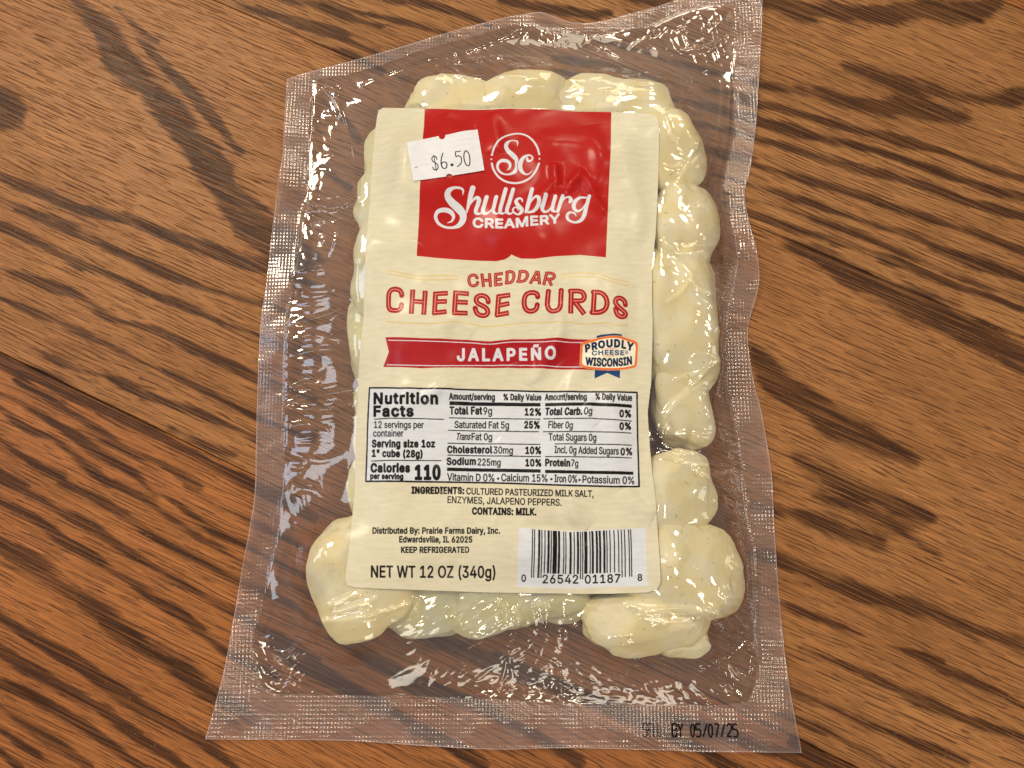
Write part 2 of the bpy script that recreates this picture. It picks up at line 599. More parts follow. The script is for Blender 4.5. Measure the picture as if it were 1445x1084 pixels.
    bp.inputs['Distance'].default_value = 0.00012
    Lk(h, bp.inputs['Height'])
    Lk(bp.outputs[0], bs.inputs['Normal'])
    Lk(bs.outputs[0], out.inputs[0])
    return m


WOOD = wood_material()
table = empty('wooden_table')
table.rotation_euler = (0, 0, ANG)
thing(table, 'oiled oak table top of glued staves with bold dark grain under the pouch', 'table')
GAP = 0.00013
THICK = 0.024


def plank(lo, hi, tone, label=None):
    """lo/hi: (a,b) lines of t; None gives a far edge"""
    s = np.concatenate([np.linspace(-0.75, -0.24, 14), np.arange(-0.232, 0.2321, 0.0013), np.linspace(0.24, 0.75, 14)])
    width = (hi[0] - lo[0])
    n = int(width / 0.0009)
    v = np.linspace(0, 1, max(n, 8))
    e = 0.0002 / width
    v = np.unique(np.concatenate([v, [e, 1 - e]]))
    Sg, V = np.meshgrid(s, v, indexing='ij')
    tl = lo[0] + lo[1] * Sg + GAP
    th = hi[0] + hi[1] * Sg - GAP
    T = tl + (th - tl) * V
    X = Sg * ca - T * sa
    Y = Sg * sa + T * ca
    Z = np.zeros_like(X)
    Z[:, 0] = Z[:, -1] = -0.0002
    f = bilin(field, X, Y)
    inb = (X > GX[0]) & (X < GX[-1]) & (Y > GY[0]) & (Y < GY[-1])
    phs = T / 0.0105 + 1.3 * fbm(Sg / 0.09, T / 0.03, 3)
    f = np.where(inb, f, (np.sin(phs * 2 * np.pi) - 0.35) * 0.0016)
    # a skirt down to the underside
    nS, nV = Sg.shape
    verts = np.stack([Sg, T, Z], -1).reshape(-1, 3)
    idx = np.arange(nS * nV).reshape(nS, nV)
    q = np.stack([idx[:-1, :-1], idx[1:, :-1], idx[1:, 1:], idx[:-1, 1:]], -1).reshape(-1, 4)
    ring = np.concatenate([idx[:, 0], idx[-1, 1:], idx[::-1, -1][1:], idx[0, ::-1][1:-1]])
    low = verts[ring].copy()
    low[:, 2] = -THICK
    b0 = len(verts)
    verts = np.vstack([verts, low])
    r2 = np.arange(len(ring)) + b0
    sk = np.stack([ring, r2, np.roll(r2, -1), np.roll(ring, -1)], -1)
    q = np.vstack([q, sk])
    # underside
    c = [b0, b0 + nS - 1, b0 + nS - 1 + nV - 1, b0 + 2 * nS + nV - 3]
    q = np.vstack([q, np.array([[c[0], c[3], c[2], c[1]]])])
    fa = np.concatenate([f.ravel(), np.full(len(ring), -0.002)])
    o = new_obj('plank', verts, q, WOOD, table, smooth=False,
                attrs={'band': fa, 'tone': np.full(len(verts), tone)})
    if label:
        o['label'] = label
    return o


plank((LA[0] - 0.15, LA[1]), LA, 0.05)
plank(LA, LB, 0.62)
plank(LB, LC, 0.80)
plank(LC, (LC[0] + 0.11, LC[1]), 0.0)
plank((LA[0] - 0.27, LA[1]), (LA[0] - 0.15, LA[1]), 0.9)
plank((LC[0] + 0.11, LC[1]), (LC[0] + 0.24, LC[1]), 0.5)

#@@POUCH
# ================================================================== POUCH: outlines traced on the photograph, laid on the table
MM = 0.001


def lift_px(px, py):
    """how far the sealed rim curls off the table, metres, at a place of the pouch"""
    g = lambda cx, cy, rx, ry: np.exp(-(((px - cx) / rx) ** 2 + ((py - cy) / ry) ** 2))
    return (4.0 * g(1075, 365, 45, 60) + 2.0 * g(1100, 640, 40, 90) + 3.5 * g(1090, 30, 70, 90)
            + 2.5 * g(760, 10, 120, 40) + 2.5 * g(385, 200, 40, 110) + 3.0 * g(320, 830, 45, 130)
            + 2.0 * g(1120, 930, 50, 60) + 1.6 * g(700, 1060, 200, 30) + 1.8 * g(1060, 1070, 80, 40)
            + 1.5 * g(400, 470, 35, 90)) * MM


TOP = [(405,112),(440,101),(500,85),(560,68),(620,50),(700,28),(740,19),(765,17),(795,27),(830,33),(870,25),(940,5),(1000,-14),(1078,-38)]
RIGHT = [(1078,-38),(1076,0),(1074,60),(1070,130),(1065,190),(1058,240),(1051,268),(1052,291),(1058,318),(1068,355),(1072,387),(1068,415),(1058,449),(1055,470),(1057,500),(1065,545),(1072,570),(1080,610),(1089,669),(1092,730),(1096,800),(1103,880),(1111,950),(1119,1000),(1131,1062)]
BOT = [(290,1043),(400,1044),(500,1046),(600,1053),(700,1058),(800,1056),(900,1058),(1000,1061),(1131,1062)]
LEFT = [(405,112),(398,221),(393,250),(383,333),(377,391),(368,457),(364,530),(362,594),(361,640),(358,706),(341,804),(321,923),(306,985),(290,1043)]
INNER = [(443,118),(453,111),(513,99),(596,71),(679,50),(732,37),(780,47),(840,50),(880,44),(920,37),(954,22),(1000,10),(1033,17),(1034,60),(1034,100),(1033,154),(1032,184),(1024,224),(1015,262),(1018,304),(1031,355),(1032,400),(1018,442),(1012,491),(1018,540),(1033,594),(1041,648),(1044,677),(1052,738),(1057,804),(1062,886),(1066,951),(1058,985),(1046,992),(1005,995),(900,994),(800,993),(698,987),(560,982),(411,980),(385,976),(366,955),(358,902),(368,870),(376,828),(391,763),(399,681),(402,623),(404,507),(412,416),(424,320),(433,276),(440,166)]


def side(pts, n):
    p = spline(pts, 8)
    d = np.concatenate([[0], np.cumsum(np.hypot(*np.diff(p, axis=0).T))])
    t = np.linspace(0, d[-1], n)
    return np.stack([np.interp(t, d, p[:, 0]), np.interp(t, d, p[:, 1])], 1)


def world_rim(a):
    z = lift_px(a[:, 0], a[:, 1]) + 0.0004
    x, y = P(a[:, 0], a[:, 1], z)
    return np.stack([x, y], 1)


NU, NV = 430, 560
eT, eB = world_rim(side(TOP, NU)), world_rim(side(BOT, NU))
eL, eR = world_rim(side(LEFT, NV)), world_rim(side(RIGHT, NV))
u = np.linspace(0, 1, NU)[:, None, None]
v = np.linspace(0, 1, NV)[None, :, None]
coons = ((1 - v) * eT[:, None] + v * eB[:, None] + (1 - u) * eL[None] + u * eR[None]
         - (1 - u) * (1 - v) * eT[0] - u * (1 - v) * eT[-1] - (1 - u) * v * eB[0] - u * v * eB[-1])
FX, FY = coons[..., 0], coons[..., 1]
innerW = to_world(spline(INNER + [INNER[0]], 3)[:-1], PX, 0.0008)
FIN = sdist(FX, FY, [tuple(p) for p in innerW])       # >0 inside the seal


def px_of(x, y, z):
    """world -> photo pixel (used to place traced folds)"""
    c, s = math.cos(TILT), math.sin(TILT)
    rx, ry, rz = x - CAM[0], y - CAM[1], z - CAM[2]
    cy = ry * c + rz * s
    cz = -ry * s + rz * c
    return W_PX / 2 + F_PX * rx / (-cz), H_PX / 2 - F_PX * cy / (-cz)


# ------------------------------------------------------------------ curds
CURDS = [
 # cx, cy, rx, ry (px), angle, height mm, label
 (646,148,66,38,-8,12,'curd with green pepper flecks at the top left of the pack'),
 (738,146,64,38,4,13,'pale squarish curd peeking over the middle of the red panel'),
 (826,150,66,40,6,12,'creamy curd behind the top edge of the label, right of centre'),
 (893,168,58,48,25,14,'small curd at the top right corner of the paper label'),
 (942,216,46,58,10,16,'smooth greenish curd touching the upper right label edge'),
 (543,228,30,46,0,11,'curd sliver beside the left end of the price sticker'),
 (546,300,42,54,3,11,'whitish curd left of the red panel'),
 (532,384,34,66,-4,15,'curd beside the label edge, level with the word cheddar'),
 (536,486,42,78,3,12,'long pale curd left of the red banner'),
 (540,590,38,62,-5,11,'curd peeking out left of the nutrition table'),
 (534,690,38,66,4,12,'narrow curd left of the ingredients line'),
 (510,812,70,82,18,17,'big rounded curd under the lower left label corner'),
 (604,838,78,56,-6,12,'greyish curd below the net weight line'),
 (700,842,66,54,8,13,'greyish curd below the gap between weight and barcode'),
 (778,836,58,42,-5,12,'low curd directly below the barcode'),
 (908,872,84,50,8,15,'wide curd at the bottom right with the film swirled over it'),
 (958,902,42,25,-10,10,'small yellow curd at the lowest point of the pile'),
 (962,802,84,66,-12,19,'largest smooth round curd, right of the barcode'),
 (942,702,64,56,24,17,'speckled curd right of the ingredients line'),
 (960,560,40,70,6,14,'tapering curd right of the nutrition table'),
 (956,448,58,104,2,18,'long creamy curd right of the words cheese curds'),
 (960,324,46,66,-8,17,'upright curd right of the red panel'),
]
GS = 0.0008
hx = np.arange(FX.min() - 0.002, FX.max() + 0.002, GS)
hy = np.arange(FY.min() - 0.002, FY.max() + 0.002, GS)
HX, HY = np.meshgrid(hx, hy, indexing='ij')
bm_cache = []


def ico(sub):
    import bmesh
    b = bmesh.new()
    bmesh.ops.create_icosphere(b, subdivisions=sub, radius=1)
    b.verts.ensure_lookup_table()
    v = np.array([tuple(q.co) for q in b.verts])
    f = np.array([[w.index for w in q.verts] for q in b.faces])
    b.free()
    return v, f


ICO_V, ICO_F = ico(6)


def curd_shape(cx, cy, rx, ry, ang, hmm, seed):
    h = hmm * MM * 0.88
    wx, wy = P(cx, cy, h * 0.5)
    ex, _ = P(cx + rx, cy, h * 0.5)
    _, ey = P(cx, cy - ry, h * 0.5)
    a, b = float(ex - wx), float(ey - wy)
    v = ICO_V.copy()
    r = np.random.RandomState(seed)
    # blocky super-ellipsoid
    p = 2.6
    nrm = (np.abs(v) ** p).sum(1) ** (1 / p)
    v = v / nrm[:, None]
    off = Vector(r.rand(3) * 50)
    d = np.array([mnoise.noise(Vector(q) * 1.25 + off) * 0.24 + mnoise.noise(Vector(q) * 2.6 + off) * 0.075
                  + mnoise.noise(Vector(q) * 8.0 + off) * 0.014 for q in ICO_V])
    v = v * (1 + d)[:, None]
    v = v * np.array([a, b, h * 0.5])
    t = math.radians(ang)
    v = np.stack([v[:, 0] * math.cos(t) - v[:, 1] * math.sin(t), v[:, 0] * math.sin(t) + v[:, 1] * math.cos(t), v[:, 2]], 1)
    v[:, 2] -= v[:, 2].min() - 0.0005
    return v, (float(wx), float(wy))


curds = []
for i, c in enumerate(CURDS):
    vv, ctr = curd_shape(*c[:6], seed=100 + i)
    curds.append([vv, ctr, c[6]])

LABEL = [(541,152),(600,154),(700,153),(780,155),(863,158),(915,160),(926,164),(930,174),(930,210),(929,250),(925,333),(920,380),(920,420),(921,457),(919,540),(914,582),(917,630),(920,665),(925,703),(928,750),(931,793),(932,822),(927,832),(914,836),(860,838),(812,838),(740,837),(679,836),(600,833),(500,829),(490,826),(487,816),(493,770),(501,681),(501,656),(506,529),(513,448),(516,353),(523,260),(527,210),(532,165),(534,156)]
ZL = 0.0170
labW = to_world(LABEL, PX, ZL)
LPOLY = [tuple(p) for p in labW]

# obstacle the film is drawn down over
obst = np.zeros_like(HX)
allv, allf, base_i = [], [], 0
for vv, ctr, _ in curds:
    allv.append(vv + np.array([ctr[0], ctr[1], 0]))
    allf.append(ICO_F + base_i)
    base_i += len(vv)
av = np.vstack(allv)
ii = np.clip(np.round((av[:, 0] - hx[0]) / GS).astype(int), 0, len(hx) - 1)
jj = np.clip(np.round((av[:, 1] - hy[0]) / GS).astype(int), 0, len(hy) - 1)
np.maximum.at(obst, (ii, jj), av[:, 2])
m = obst.copy()
for _ in range(1):
    m = np.maximum.reduce([m, np.roll(m, 1, 0), np.roll(m, -1, 0), np.roll(m, 1, 1), np.roll(m, -1, 1)])
obst = np.where(obst > 0, obst, np.where(m > 0, m - 0.0002, 0))
lsd = sdist(HX, HY, LPOLY)
slab = (0.0158 + 0.0017 * fbm(HX / 0.022, HY / 0.022, 51) + 0.0008 * fbm(HX / 0.010, HY / 0.010, 61)) * (lsd > 0.009)
obst = np.maximum(obst, slab)
insd = sdist(HX, HY, [tuple(p) for p in innerW])
hpx, hpy = px_of(HX, HY, 0.0)
rim = lift_px(hpx, hpy) + 0.0004
Z = np.where(insd > 0, np.maximum(obst, rim), rim)
sag = 0.000006


def relax(Z, n):
    for _ in range(n):
        A = 0.25 * (np.roll(Z, 1, 0) + np.roll(Z, -1, 0) + np.roll(Z, 1, 1) + np.roll(Z, -1, 1)) - sag
        Z = np.where(insd > 0, np.maximum(np.maximum(A, obst + 0.0002), 0.0005), rim)
    return Z


Z = relax(Z, 1500)


def blur(A, sig):
    r = int(3 * sig) + 1
    k = np.exp(-0.5 * (np.arange(-r, r + 1) / sig) ** 2)
    k /= k.sum()
    for ax in (0, 1):
        A = np.apply_along_axis(lambda q: np.convolve(np.pad(q, r, mode='edge'), k, 'valid'), ax, A)
    return A


Zb = blur(Z, 2.5)       # label rides on the smoothed pile
Zs = blur(Z, 1.5)
hz = lambda G, x, y: bilin(G, x, y, hx[0], hy[0], GS)


# creases pressed into the paper label
def folds(x, y, lines, z=0.0170):
    """sum of little ridges; each line: points(px), amplitude mm, half width mm, one-sidedness"""
    r = np.zeros_like(x)
    for pts, amp, wid in lines:
        if lines is CREASES:
            amp, wid = amp * 2.3, wid * 1.25
        q = spline(pts, 5)
        w = to_world(q, PX, z)
        x0, x1 = w[:, 0].min() - 5 * wid * MM, w[:, 0].max() + 5 * wid * MM
        y0, y1 = w[:, 1].min() - 5 * wid * MM, w[:, 1].max() + 5 * wid * MM
        m = (x > x0) & (x < x1) & (y > y0) & (y < y1)
        if not m.any():
            continue
        d, t = seg_dist(x[m], y[m], w)
        d = d / (wid * MM)
        taper = np.sin(np.clip(t, 0, 1) * np.pi) ** 0.5
        r[m] += amp * MM * taper / (1 + d * d + 0.6 * d ** 4)
    return r


CREASES = [
 ([(748,545),(765,515),(785,480),(789,455),(778,430)], 0.75, 2.0),
 ([(800,560),(812,530),(850,500),(872,470),(878,440)], 0.45, 2.2),
 ([(745,318),(757,285),(780,262),(800,266),(822,250),(842,285),(858,300)], 0.55, 1.5),
 ([(781,228),(786,262)], 0.7, 1.3), ([(800,262),(822,236)], 0.4, 1.3),
 ([(690,150),(697,180),(700,215)], 0.5, 2.4), ([(620,150),(640,175),(668,182)], 0.35, 2.0),
 ([(835,170),(845,230),(840,275)], 0.35, 2.5),
 ([(560,575),(600,562),(625,548),(640,560),(655,572)], 0.45, 1.6),
 ([(590,548),(565,560),(545,585)], 0.4, 1.6), ([(700,520),(735,508),(752,540)], 0.35, 2.0),
 ([(630,690),(645,720),(642,745)], 0.35, 2.0), ([(805,690),(812,730),(830,748)], 0.5, 1.6),
 ([(880,690),(900,715),(925,728)], 0.5, 2.2), ([(520,330),(560,345),(585,330)], 0.3, 2.5),
 ([(890,250),(905,300),(895,345)], 0.35, 2.4), ([(610,470),(640,455),(668,470)], 0.3, 2.0),
 ([(835,560),(830,585),(842,600)], 0.4, 1.2), ([(700,735),(740,742),(800,745),(850,738)], -0.5, 2.2),
 ([(540,190),(565,215),(560,270)], 0.3, 2.6), ([(700,620),(720,650),(712,680)], 0.25, 2.2),
]


def label_z(x, y):
    z = hz(Zb, x, y) + folds(x, y, CREASES)
    z = z + 0.00022 * fbm(x / 0.013, y / 0.013, 71, 2) + 0.00003 * vnoise(x / 0.004, y / 0.004, 81)
    return z


# refine label outline with its real height
for _ in range(4):
    lx, ly = labW[:, 0], labW[:, 1]
    zz = label_z(lx, ly)
    a = np.array(LABEL, float)
    lx, ly = P(a[:, 0], a[:, 1], zz)
    labW = np.stack([lx, ly], 1)
LPOLY = [tuple(p) for p in labW]


def LW(pts, crp=PX):
    """photo points -> world xy on the curved label"""
    a = np.array(pts, float)
    px, py = crp(a[:, 0], a[:, 1])
    x, y = P(px, py, ZL)
    for _ in range(3):
        z = hz(Zb, x, y)
        x, y = P(px, py, z)
    return np.stack([x, y], 1)


# ------------------------------------------------------------------ front film
FOLDS = [
 ([(500,105),(560,88),(600,75),(650,66),(700,48),(738,32)], 0.9, 1.0),
 ([(606,74),(618,100),(640,113),(700,122),(745,124)], 0.7, 0.8),
 ([(628,96),(650,84),(690,79),(730,82),(752,92),(748,100)], 0.8, 0.9),
 ([(610,78),(650,84),(700,80)], 0.5, 0.7), ([(610,76),(640,100),(655,128)], 0.5, 0.7),
 ([(455,112),(470,135),(485,180),(497,225),(502,260),(512,300)], 1.1, 0.8),
 ([(443,120),(452,112),(466,116),(470,128)], 0.8, 0.7),
 ([(836,48),(852,58),(868,70),(884,86),(905,100),(925,113),(941,122),(950,160)], 1.3, 0.7),
 ([(984,98),(975,125),(962,150),(950,164)], 0.9, 0.7), ([(984,98),(982,130),(986,170)], 0.7, 0.8),
 ([(984,98),(968,120),(960,150)], 0.6, 0.6), ([(1033,38),(1008,52),(985,58),(965,60)], 0.9, 0.8),
 ([(1032,165),(1010,188),(992,205),(975,225),(960,250),(948,272)], 1.0, 0.8),
 ([(930,180),(938,205),(950,225),(962,236)], 0.7, 0.7), ([(930,248),(945,250),(958,244)], 0.6, 0.6),
 ([(1018,240),(995,238),(975,248)], 0.5, 0.7),
 ([(875,120),(900,133),(920,131),(941,122)], 0.7, 0.8),
 ([(425,288),(445,284),(470,291),(500,286),(518,284)], 1.0, 0.9),
 ([(436,300),(446,330),(440,360)], 0.6, 0.8), ([(456,296),(470,330),(462,360)], 0.7, 0.9),
 ([(484,290),(480,320),(500,345)], 0.6, 0.8),
 ([(412,376),(450,372),(480,380),(512,378)], 0.8, 0.7), ([(410,392),(450,400),(505,392)], 0.5, 0.9),
 ([(405,455),(440,448),(475,440),(500,428)], 0.9, 0.9), ([(406,476),(440,470),(480,484)], 0.6, 1.0),
 ([(404,500),(450,492),(495,500)], 0.6, 1.1), ([(404,545),(425,539),(448,538)], 0.9, 0.8),
 ([(390,574),(420,562),(460,556),(502,553)], 1.1, 0.9), ([(392,572),(430,576),(480,576),(505,568)], 0.9, 0.8),
 ([(404,600),(430,597),(465,606)], 0.6, 0.9), ([(404,640),(450,650),(492,640)], 0.4, 1.2),
 ([(398,700),(430,690),(486,720)], 0.4, 1.4),
 ([(925,352),(945,365),(985,360),(1012,356),(1034,350)], 0.9, 0.8),
 ([(938,372),(960,395),(972,420),(1000,424),(1034,416)], 0.7, 0.9),
 ([(930,440),(955,418),(968,396)], 0.6, 0.8), ([(1000,470),(1018,474),(1034,466)], 0.5, 0.8),
 ([(922,596),(950,566),(975,545),(1000,522),(1030,500),(1056,484)], 1.3, 0.7),
 ([(940,540),(980,532),(1008,512)], 0.7, 0.8), ([(925,620),(940,580),(960,562)], 0.6, 0.7),
 ([(920,640),(945,650),(975,657),(1010,658),(1043,654)], 1.5, 0.9),
 ([(925,634),(960,640),(1000,634),(1040,640)], 0.9, 1.0), ([(965,662),(1000,676),(1044,690)], 1.1, 0.7),
 ([(975,668),(1010,686),(1050,712)], 0.7, 0.7), ([(1000,706),(1025,722),(1052,736)], 1.1, 0.6),
 ([(1052,730),(1054,770),(1056,800)], 1.2, 0.6), ([(1020,790),(1044,800),(1056,806)], 0.6, 0.6),
 ([(875,846),(905,853),(945,853),(985,858),(1008,870),(1022,895),(1028,925)], 1.6, 1.1),
 ([(890,858),(930,868),(968,872),(990,886),(1004,908)], 1.3, 1.0),
 ([(912,878),(950,872),(985,866)], 0.7, 0.9), ([(1010,866),(1025,880),(1040,900),(1056,892)], 1.0, 0.7),
 ([(1020,862),(1040,876),(1058,892)], 1.0, 0.6), ([(1030,872),(1040,892),(1046,908)], 0.8, 0.5),
 ([(1028,935),(1046,920),(1062,905),(1072,930),(1068,955)], 1.6, 0.8),
 ([(985,945),(1005,942),(1028,932)], 1.2, 0.9), ([(1030,935),(1045,955),(1060,962)], 0.9, 0.7),
 ([(462,868),(450,885),(425,908),(400,935),(388,950)], 1.8, 1.4),
 ([(470,885),(450,900),(440,920),(420,930),(395,940)], 0.8, 0.8),
 ([(455,872),(500,868),(545,860),(580,850),(594,840)], 1.3, 0.8), ([(470,852),(500,838),(520,832)], 0.7, 0.7),
 ([(475,862),(510,850),(540,838)], 0.7, 0.7), ([(560,872),(590,862),(596,842)], 0.6, 0.6),
 ([(372,915),(378,930),(392,944),(400,960)], 1.0, 0.8), ([(385,922),(400,930),(405,945)], 0.8, 0.7),
 ([(752,845),(770,860),(772,890),(765,920),(750,945),(742,962)], 1.8, 2.2),
 ([(728,850),(732,880),(722,905)], 0.9, 1.2), ([(700,840),(715,858),(712,875)], 0.6, 0.7),
 ([(736,965),(742,985)], 0.8, 0.5), ([(790,950),(794,985)], 0.8, 0.5), ([(830,955),(835,985)], 0.6, 0.5),
 ([(600,975),(610,945),(625,925),(650,905)], 0.5, 0.7),
 ([(880,960),(890,935),(905,925)], 0.7, 0.6), ([(930,925),(945,945),(955,960)], 0.9, 0.5),
 ([(1000,905),(1015,930),(1020,950)], 0.9, 0.6),
]
# cx cy rx ry angle, dash length mm, dash width mm, amplitude mm
CRINKLE = [
 (700,915,120,65,-28,4.0,1.3,0.36,1), (850,925,100,60,35,3.6,1.2,0.34,2), (940,955,110,38,55,3.0,1.1,0.36,3),
 (820,972,130,30,10,2.4,1.1,0.38,4), (1010,965,50,35,60,3.0,1.0,0.5,5), (690,862,70,25,-35,3.5,1.1,0.30,6),
 (458,322,40,52,75,3.2,1.5,0.50,7), (450,460,48,70,-6,12.0,1.4,0.42,8), (448,568,56,40,-5,14.0,1.2,0.52,9), (752,900,48,75,62,4.5,1.6,0.40,27), (975,640,60,24,2,10.0,1.2,0.4,28),
 (990,70,42,40,70,3.5,1.0,0.40,10), (850,122,110,20,4,4.5,1.5,0.40,11), (1020,690,30,60,15,4,1.3,0.35,24), (470,200,30,60,75,4,1.4,0.25,25), (430,760,30,90,70,4,1.4,0.22,26), (1000,180,36,50,50,3,1,0.22,12),
 (990,400,40,80,35,4,1.4,0.22,13), (985,640,50,30,0,4,1.1,0.35,14), (1020,880,40,40,45,3.5,1.0,0.40,15),
 (800,60,60,24,85,3,1.1,0.30,16), (700,85,80,20,80,2.6,1.0,0.28,17), (400,945,40,30,60,3,0.9,0.35,18),
 (510,300,14,60,80,3,1.0,0.2,19), (560,870,90,22,-20,4.5,1.2,0.28,20), (960,290,50,60,40,3,1.2,0.18,21),
 (780,890,60,45,80,4.0,1.4,0.25,22), (1035,800,30,80,80,4.0,1.2,0.3,23),
]


def crinkles(x, y, px, py, zones):
    r = np.zeros_like(x)
    for cx, cy, rx, ry, ang, ln, wd_, amp, seed in zones:
        g = np.exp(-(((px - cx) / rx) ** 2 + ((py - cy) / ry) ** 2))
        m = g > 0.02
        if not m.any():
            continue
        t = math.radians(-ang)
        a = (x[m] * math.cos(t) + y[m] * math.sin(t)) / (ln * MM)
        b = (-x[m] * math.sin(t) + y[m] * math.cos(t)) / (wd_ * MM)
        a = a + 0.35 * vnoise(a * 0.9 + 3, b * 0.9, 260 + seed)
        b = b + 0.45 * vnoise(a * 0.8, b * 0.7 + 9, 270 + seed)
        n = vnoise(a, b, 200 + seed) + 0.55 * vnoise(a * 1.3 + b * 0.5 + 5, b * 1.5 - a * 0.6, 230 + seed)
        n = np.where(n > 0, n, 0.45 * n)
        r[m] += g[m] * amp * MM * n * 0.55
    return r


zf0 = hz(Zs, FX, FY)
fpx, fpy = px_of(FX, FY, zf0)
frng = np.random.RandomState(5)
ip = np.array(INNER, float)
extra = []
for k in range(110):
    q = frng.randint(len(ip))
    a = ip[q] + (ip[(q + 1) % len(ip)] - ip[q]) * frng.rand()
    c = np.array([722 + frng.uniform(-60, 60), np.clip(a[1] + frng.uniform(-70, 70), 190, 800)])
    d = (c - a) / np.hypot(*(c - a))
    L = frng.uniform(18, 62)
    n_ = np.array([-d[1], d[0]])
    st0 = a + d * frng.uniform(0, 25)
    extra.append(([tuple(st0), tuple(st0 + d * L * 0.5 + n_ * frng.uniform(-5, 5)), tuple(st0 + d * L)],
                  frng.uniform(0.15, 0.55), frng.uniform(0.5, 1.1)))
wr = 0.9 * folds(FX, FY, FOLDS, 0.006) + 0.6 * folds(FX, FY, extra, 0.004) + crinkles(FX, FY, fpx, fpy, CRINKLE)
wr += 0.00005 * fbm(FX / 0.005, FY / 0.005, 91, 2) * (FIN > 0) + 0.00030 * fbm(FX / 0.014, FY / 0.014, 95, 2)
lin = sdist(FX, FY, LPOLY)
win = sstep(-0.0025, 0.0008, lin)
seal = sstep(0.0003, -0.0012, FIN)
FZ = zf0 + wr * (1 - win) * (1 - 0.78 * seal)
FZ = FZ * (1 - win) + (label_z(FX, FY) - 0.00018) * win
# the seal step: the border is flat, the pocket puffs up right beside it
FZ = FZ + 0.00012 * sstep(0.0, 0.0008, FIN) * sstep(0.008, 0.001, FIN)
# the rim ripples a little
ripple = (0.00035 * fbm(FX / 0.014, FY / 0.011, 301)) * seal
FZ = np.maximum(FZ + ripple, 0.00045)


def grid_normals(X, Y, Zz):
    def d(A, ax):
        return np.gradient(A, axis=ax)
    ux, uy, uz = d(X, 0), d(Y, 0), d(Zz, 0)
    vx, vy, vz = d(X, 1), d(Y, 1), d(Zz, 1)
    n = np.stack([uy * vz - uz * vy, uz * vx - ux * vz, ux * vy - uy * vx], -1)
    n *= np.sign(n[..., 2:3])
    return n / np.linalg.norm(n, axis=-1, keepdims=True)


def grid_object(name, X, Y, Zz, mask, material, parent, uv=None, attrs=None, normals=None):
    """mesh of the grid cells where mask (cell) is true"""
    n0, n1 = X.shape
    idx = np.arange(n0 * n1).reshape(n0, n1)
    q = np.stack([idx[:-1, :-1], idx[1:, :-1], idx[1:, 1:], idx[:-1, 1:]], -1)[mask]
    # wind so that faces look up
    a = q[0]
    P0 = np.stack([X.ravel(), Y.ravel()], 1)
    ar = np.cross(P0[a[1]] - P0[a[0]], P0[a[2]] - P0[a[0]])
    if ar < 0:
        q = q[:, ::-1]
    used = np.unique(q)
    remap = np.full(n0 * n1, -1, np.int64)
    remap[used] = np.arange(len(used))
    V = np.stack([X.ravel(), Y.ravel(), Zz.ravel()], 1)[used]
    nn = None if normals is None else normals.reshape(-1, 3)[used]
    uu = None if uv is None else uv.reshape(-1, 2)[used]
    at = {k: w.ravel()[used] for k, w in (attrs or {}).items()}
    return new_obj(name, V, remap[q], material, parent, normals=nn, uv=uu, attrs=at)


def film_material(name, rough, refl, veil, emboss=0.0, cap=0.45, tint=(0.97, 0.965, 0.96, 1), veilcol=(0.80, 0.76, 0.78, 1)):
    m, N, Lk, out = mat(name)
    M = lambda *a, **k: math_node(N, Lk, *a, **k)
    tr = N('BsdfTransparent')
    tr.inputs[0].default_value = tint
    gl = N('BsdfGlossy')
    gl.inputs['Roughness'].default_value = rough
    gl.inputs[0].default_value = (1, 1, 1, 1)
    fr = N('Fresnel')
    fr.inputs[0].default_value = 1.5
    df = N('BsdfDiffuse')
    df.inputs[0].default_value = veilcol  # diffuse veil paints in the room's reflected haze, beside slight film milkiness
    tc = N('TexCoord')
    vl = M('ADD', veil, M('MULTIPLY', N('Attribute', attribute_name='edge').outputs['Fac'], 0.5))
    if emboss > 0:
        sep = N('SeparateXYZ')
        Lk(tc.outputs['Object'], sep.inputs[0])
        k = 2 * math.pi / 0.00158
        ux = M('MULTIPLY', M('ADD', sep.outputs[0], M('MULTIPLY', sep.outputs[1], 0.85)), k * 0.76)
        uy = M('MULTIPLY', M('SUBTRACT', sep.outputs[0], M('MULTIPLY', sep.outputs[1], 0.85)), k * 0.76)
        h = M('MULTIPLY', M('SINE', ux), M('SINE', uy))
        bp = N('Bump')
        bp.inputs['Strength'].default_value = 1.0
        bp.inputs['Distance'].default_value = emboss
        vl = M('MULTIPLY', vl, M('ADD', 1.0, M('MULTIPLY', h, 0.20)))
        pt = N('TexNoise')
        pt.inputs['Scale'].default_value = 90
        pt.inputs['Detail'].default_value = 3
        Lk(tc.outputs['Object'], pt.inputs['Vector'])
        vl = M('MULTIPLY', vl, M('ADD', 0.1, M('MULTIPLY', pt.outputs['Fac'], 1.7)))
        Lk(h, bp.inputs['Height'])
    else:
        no = N('TexNoise')
        no.inputs['Scale'].default_value = 900
        no.inputs['Detail'].default_value = 2
        Lk(tc.outputs['Object'], no.inputs['Vector'])
        bp = N('Bump')
        bp.inputs['Strength'].default_value = 0.3
        bp.inputs['Distance'].default_value = 0.000012
        Lk(no.outputs['Fac'], bp.inputs['Height'])
    Lk(bp.outputs[0], gl.inputs['Normal'])
    f = M('MINIMUM', M('MULTIPLY', fr.outputs[0], refl), cap)
    m1 = N('MixShader')
    Lk(vl, m1.inputs[0])
    Lk(tr.outputs[0], m1.inputs[1])
    Lk(df.outputs[0], m1.inputs[2])
    m2 = N('MixShader')
    Lk(f, m2.inputs[0])
    Lk(m1.outputs[0], m2.inputs[1])
    Lk(gl.outputs[0], m2.inputs[2])
    Lk(m2.outputs[0], out.inputs[0])
    return m


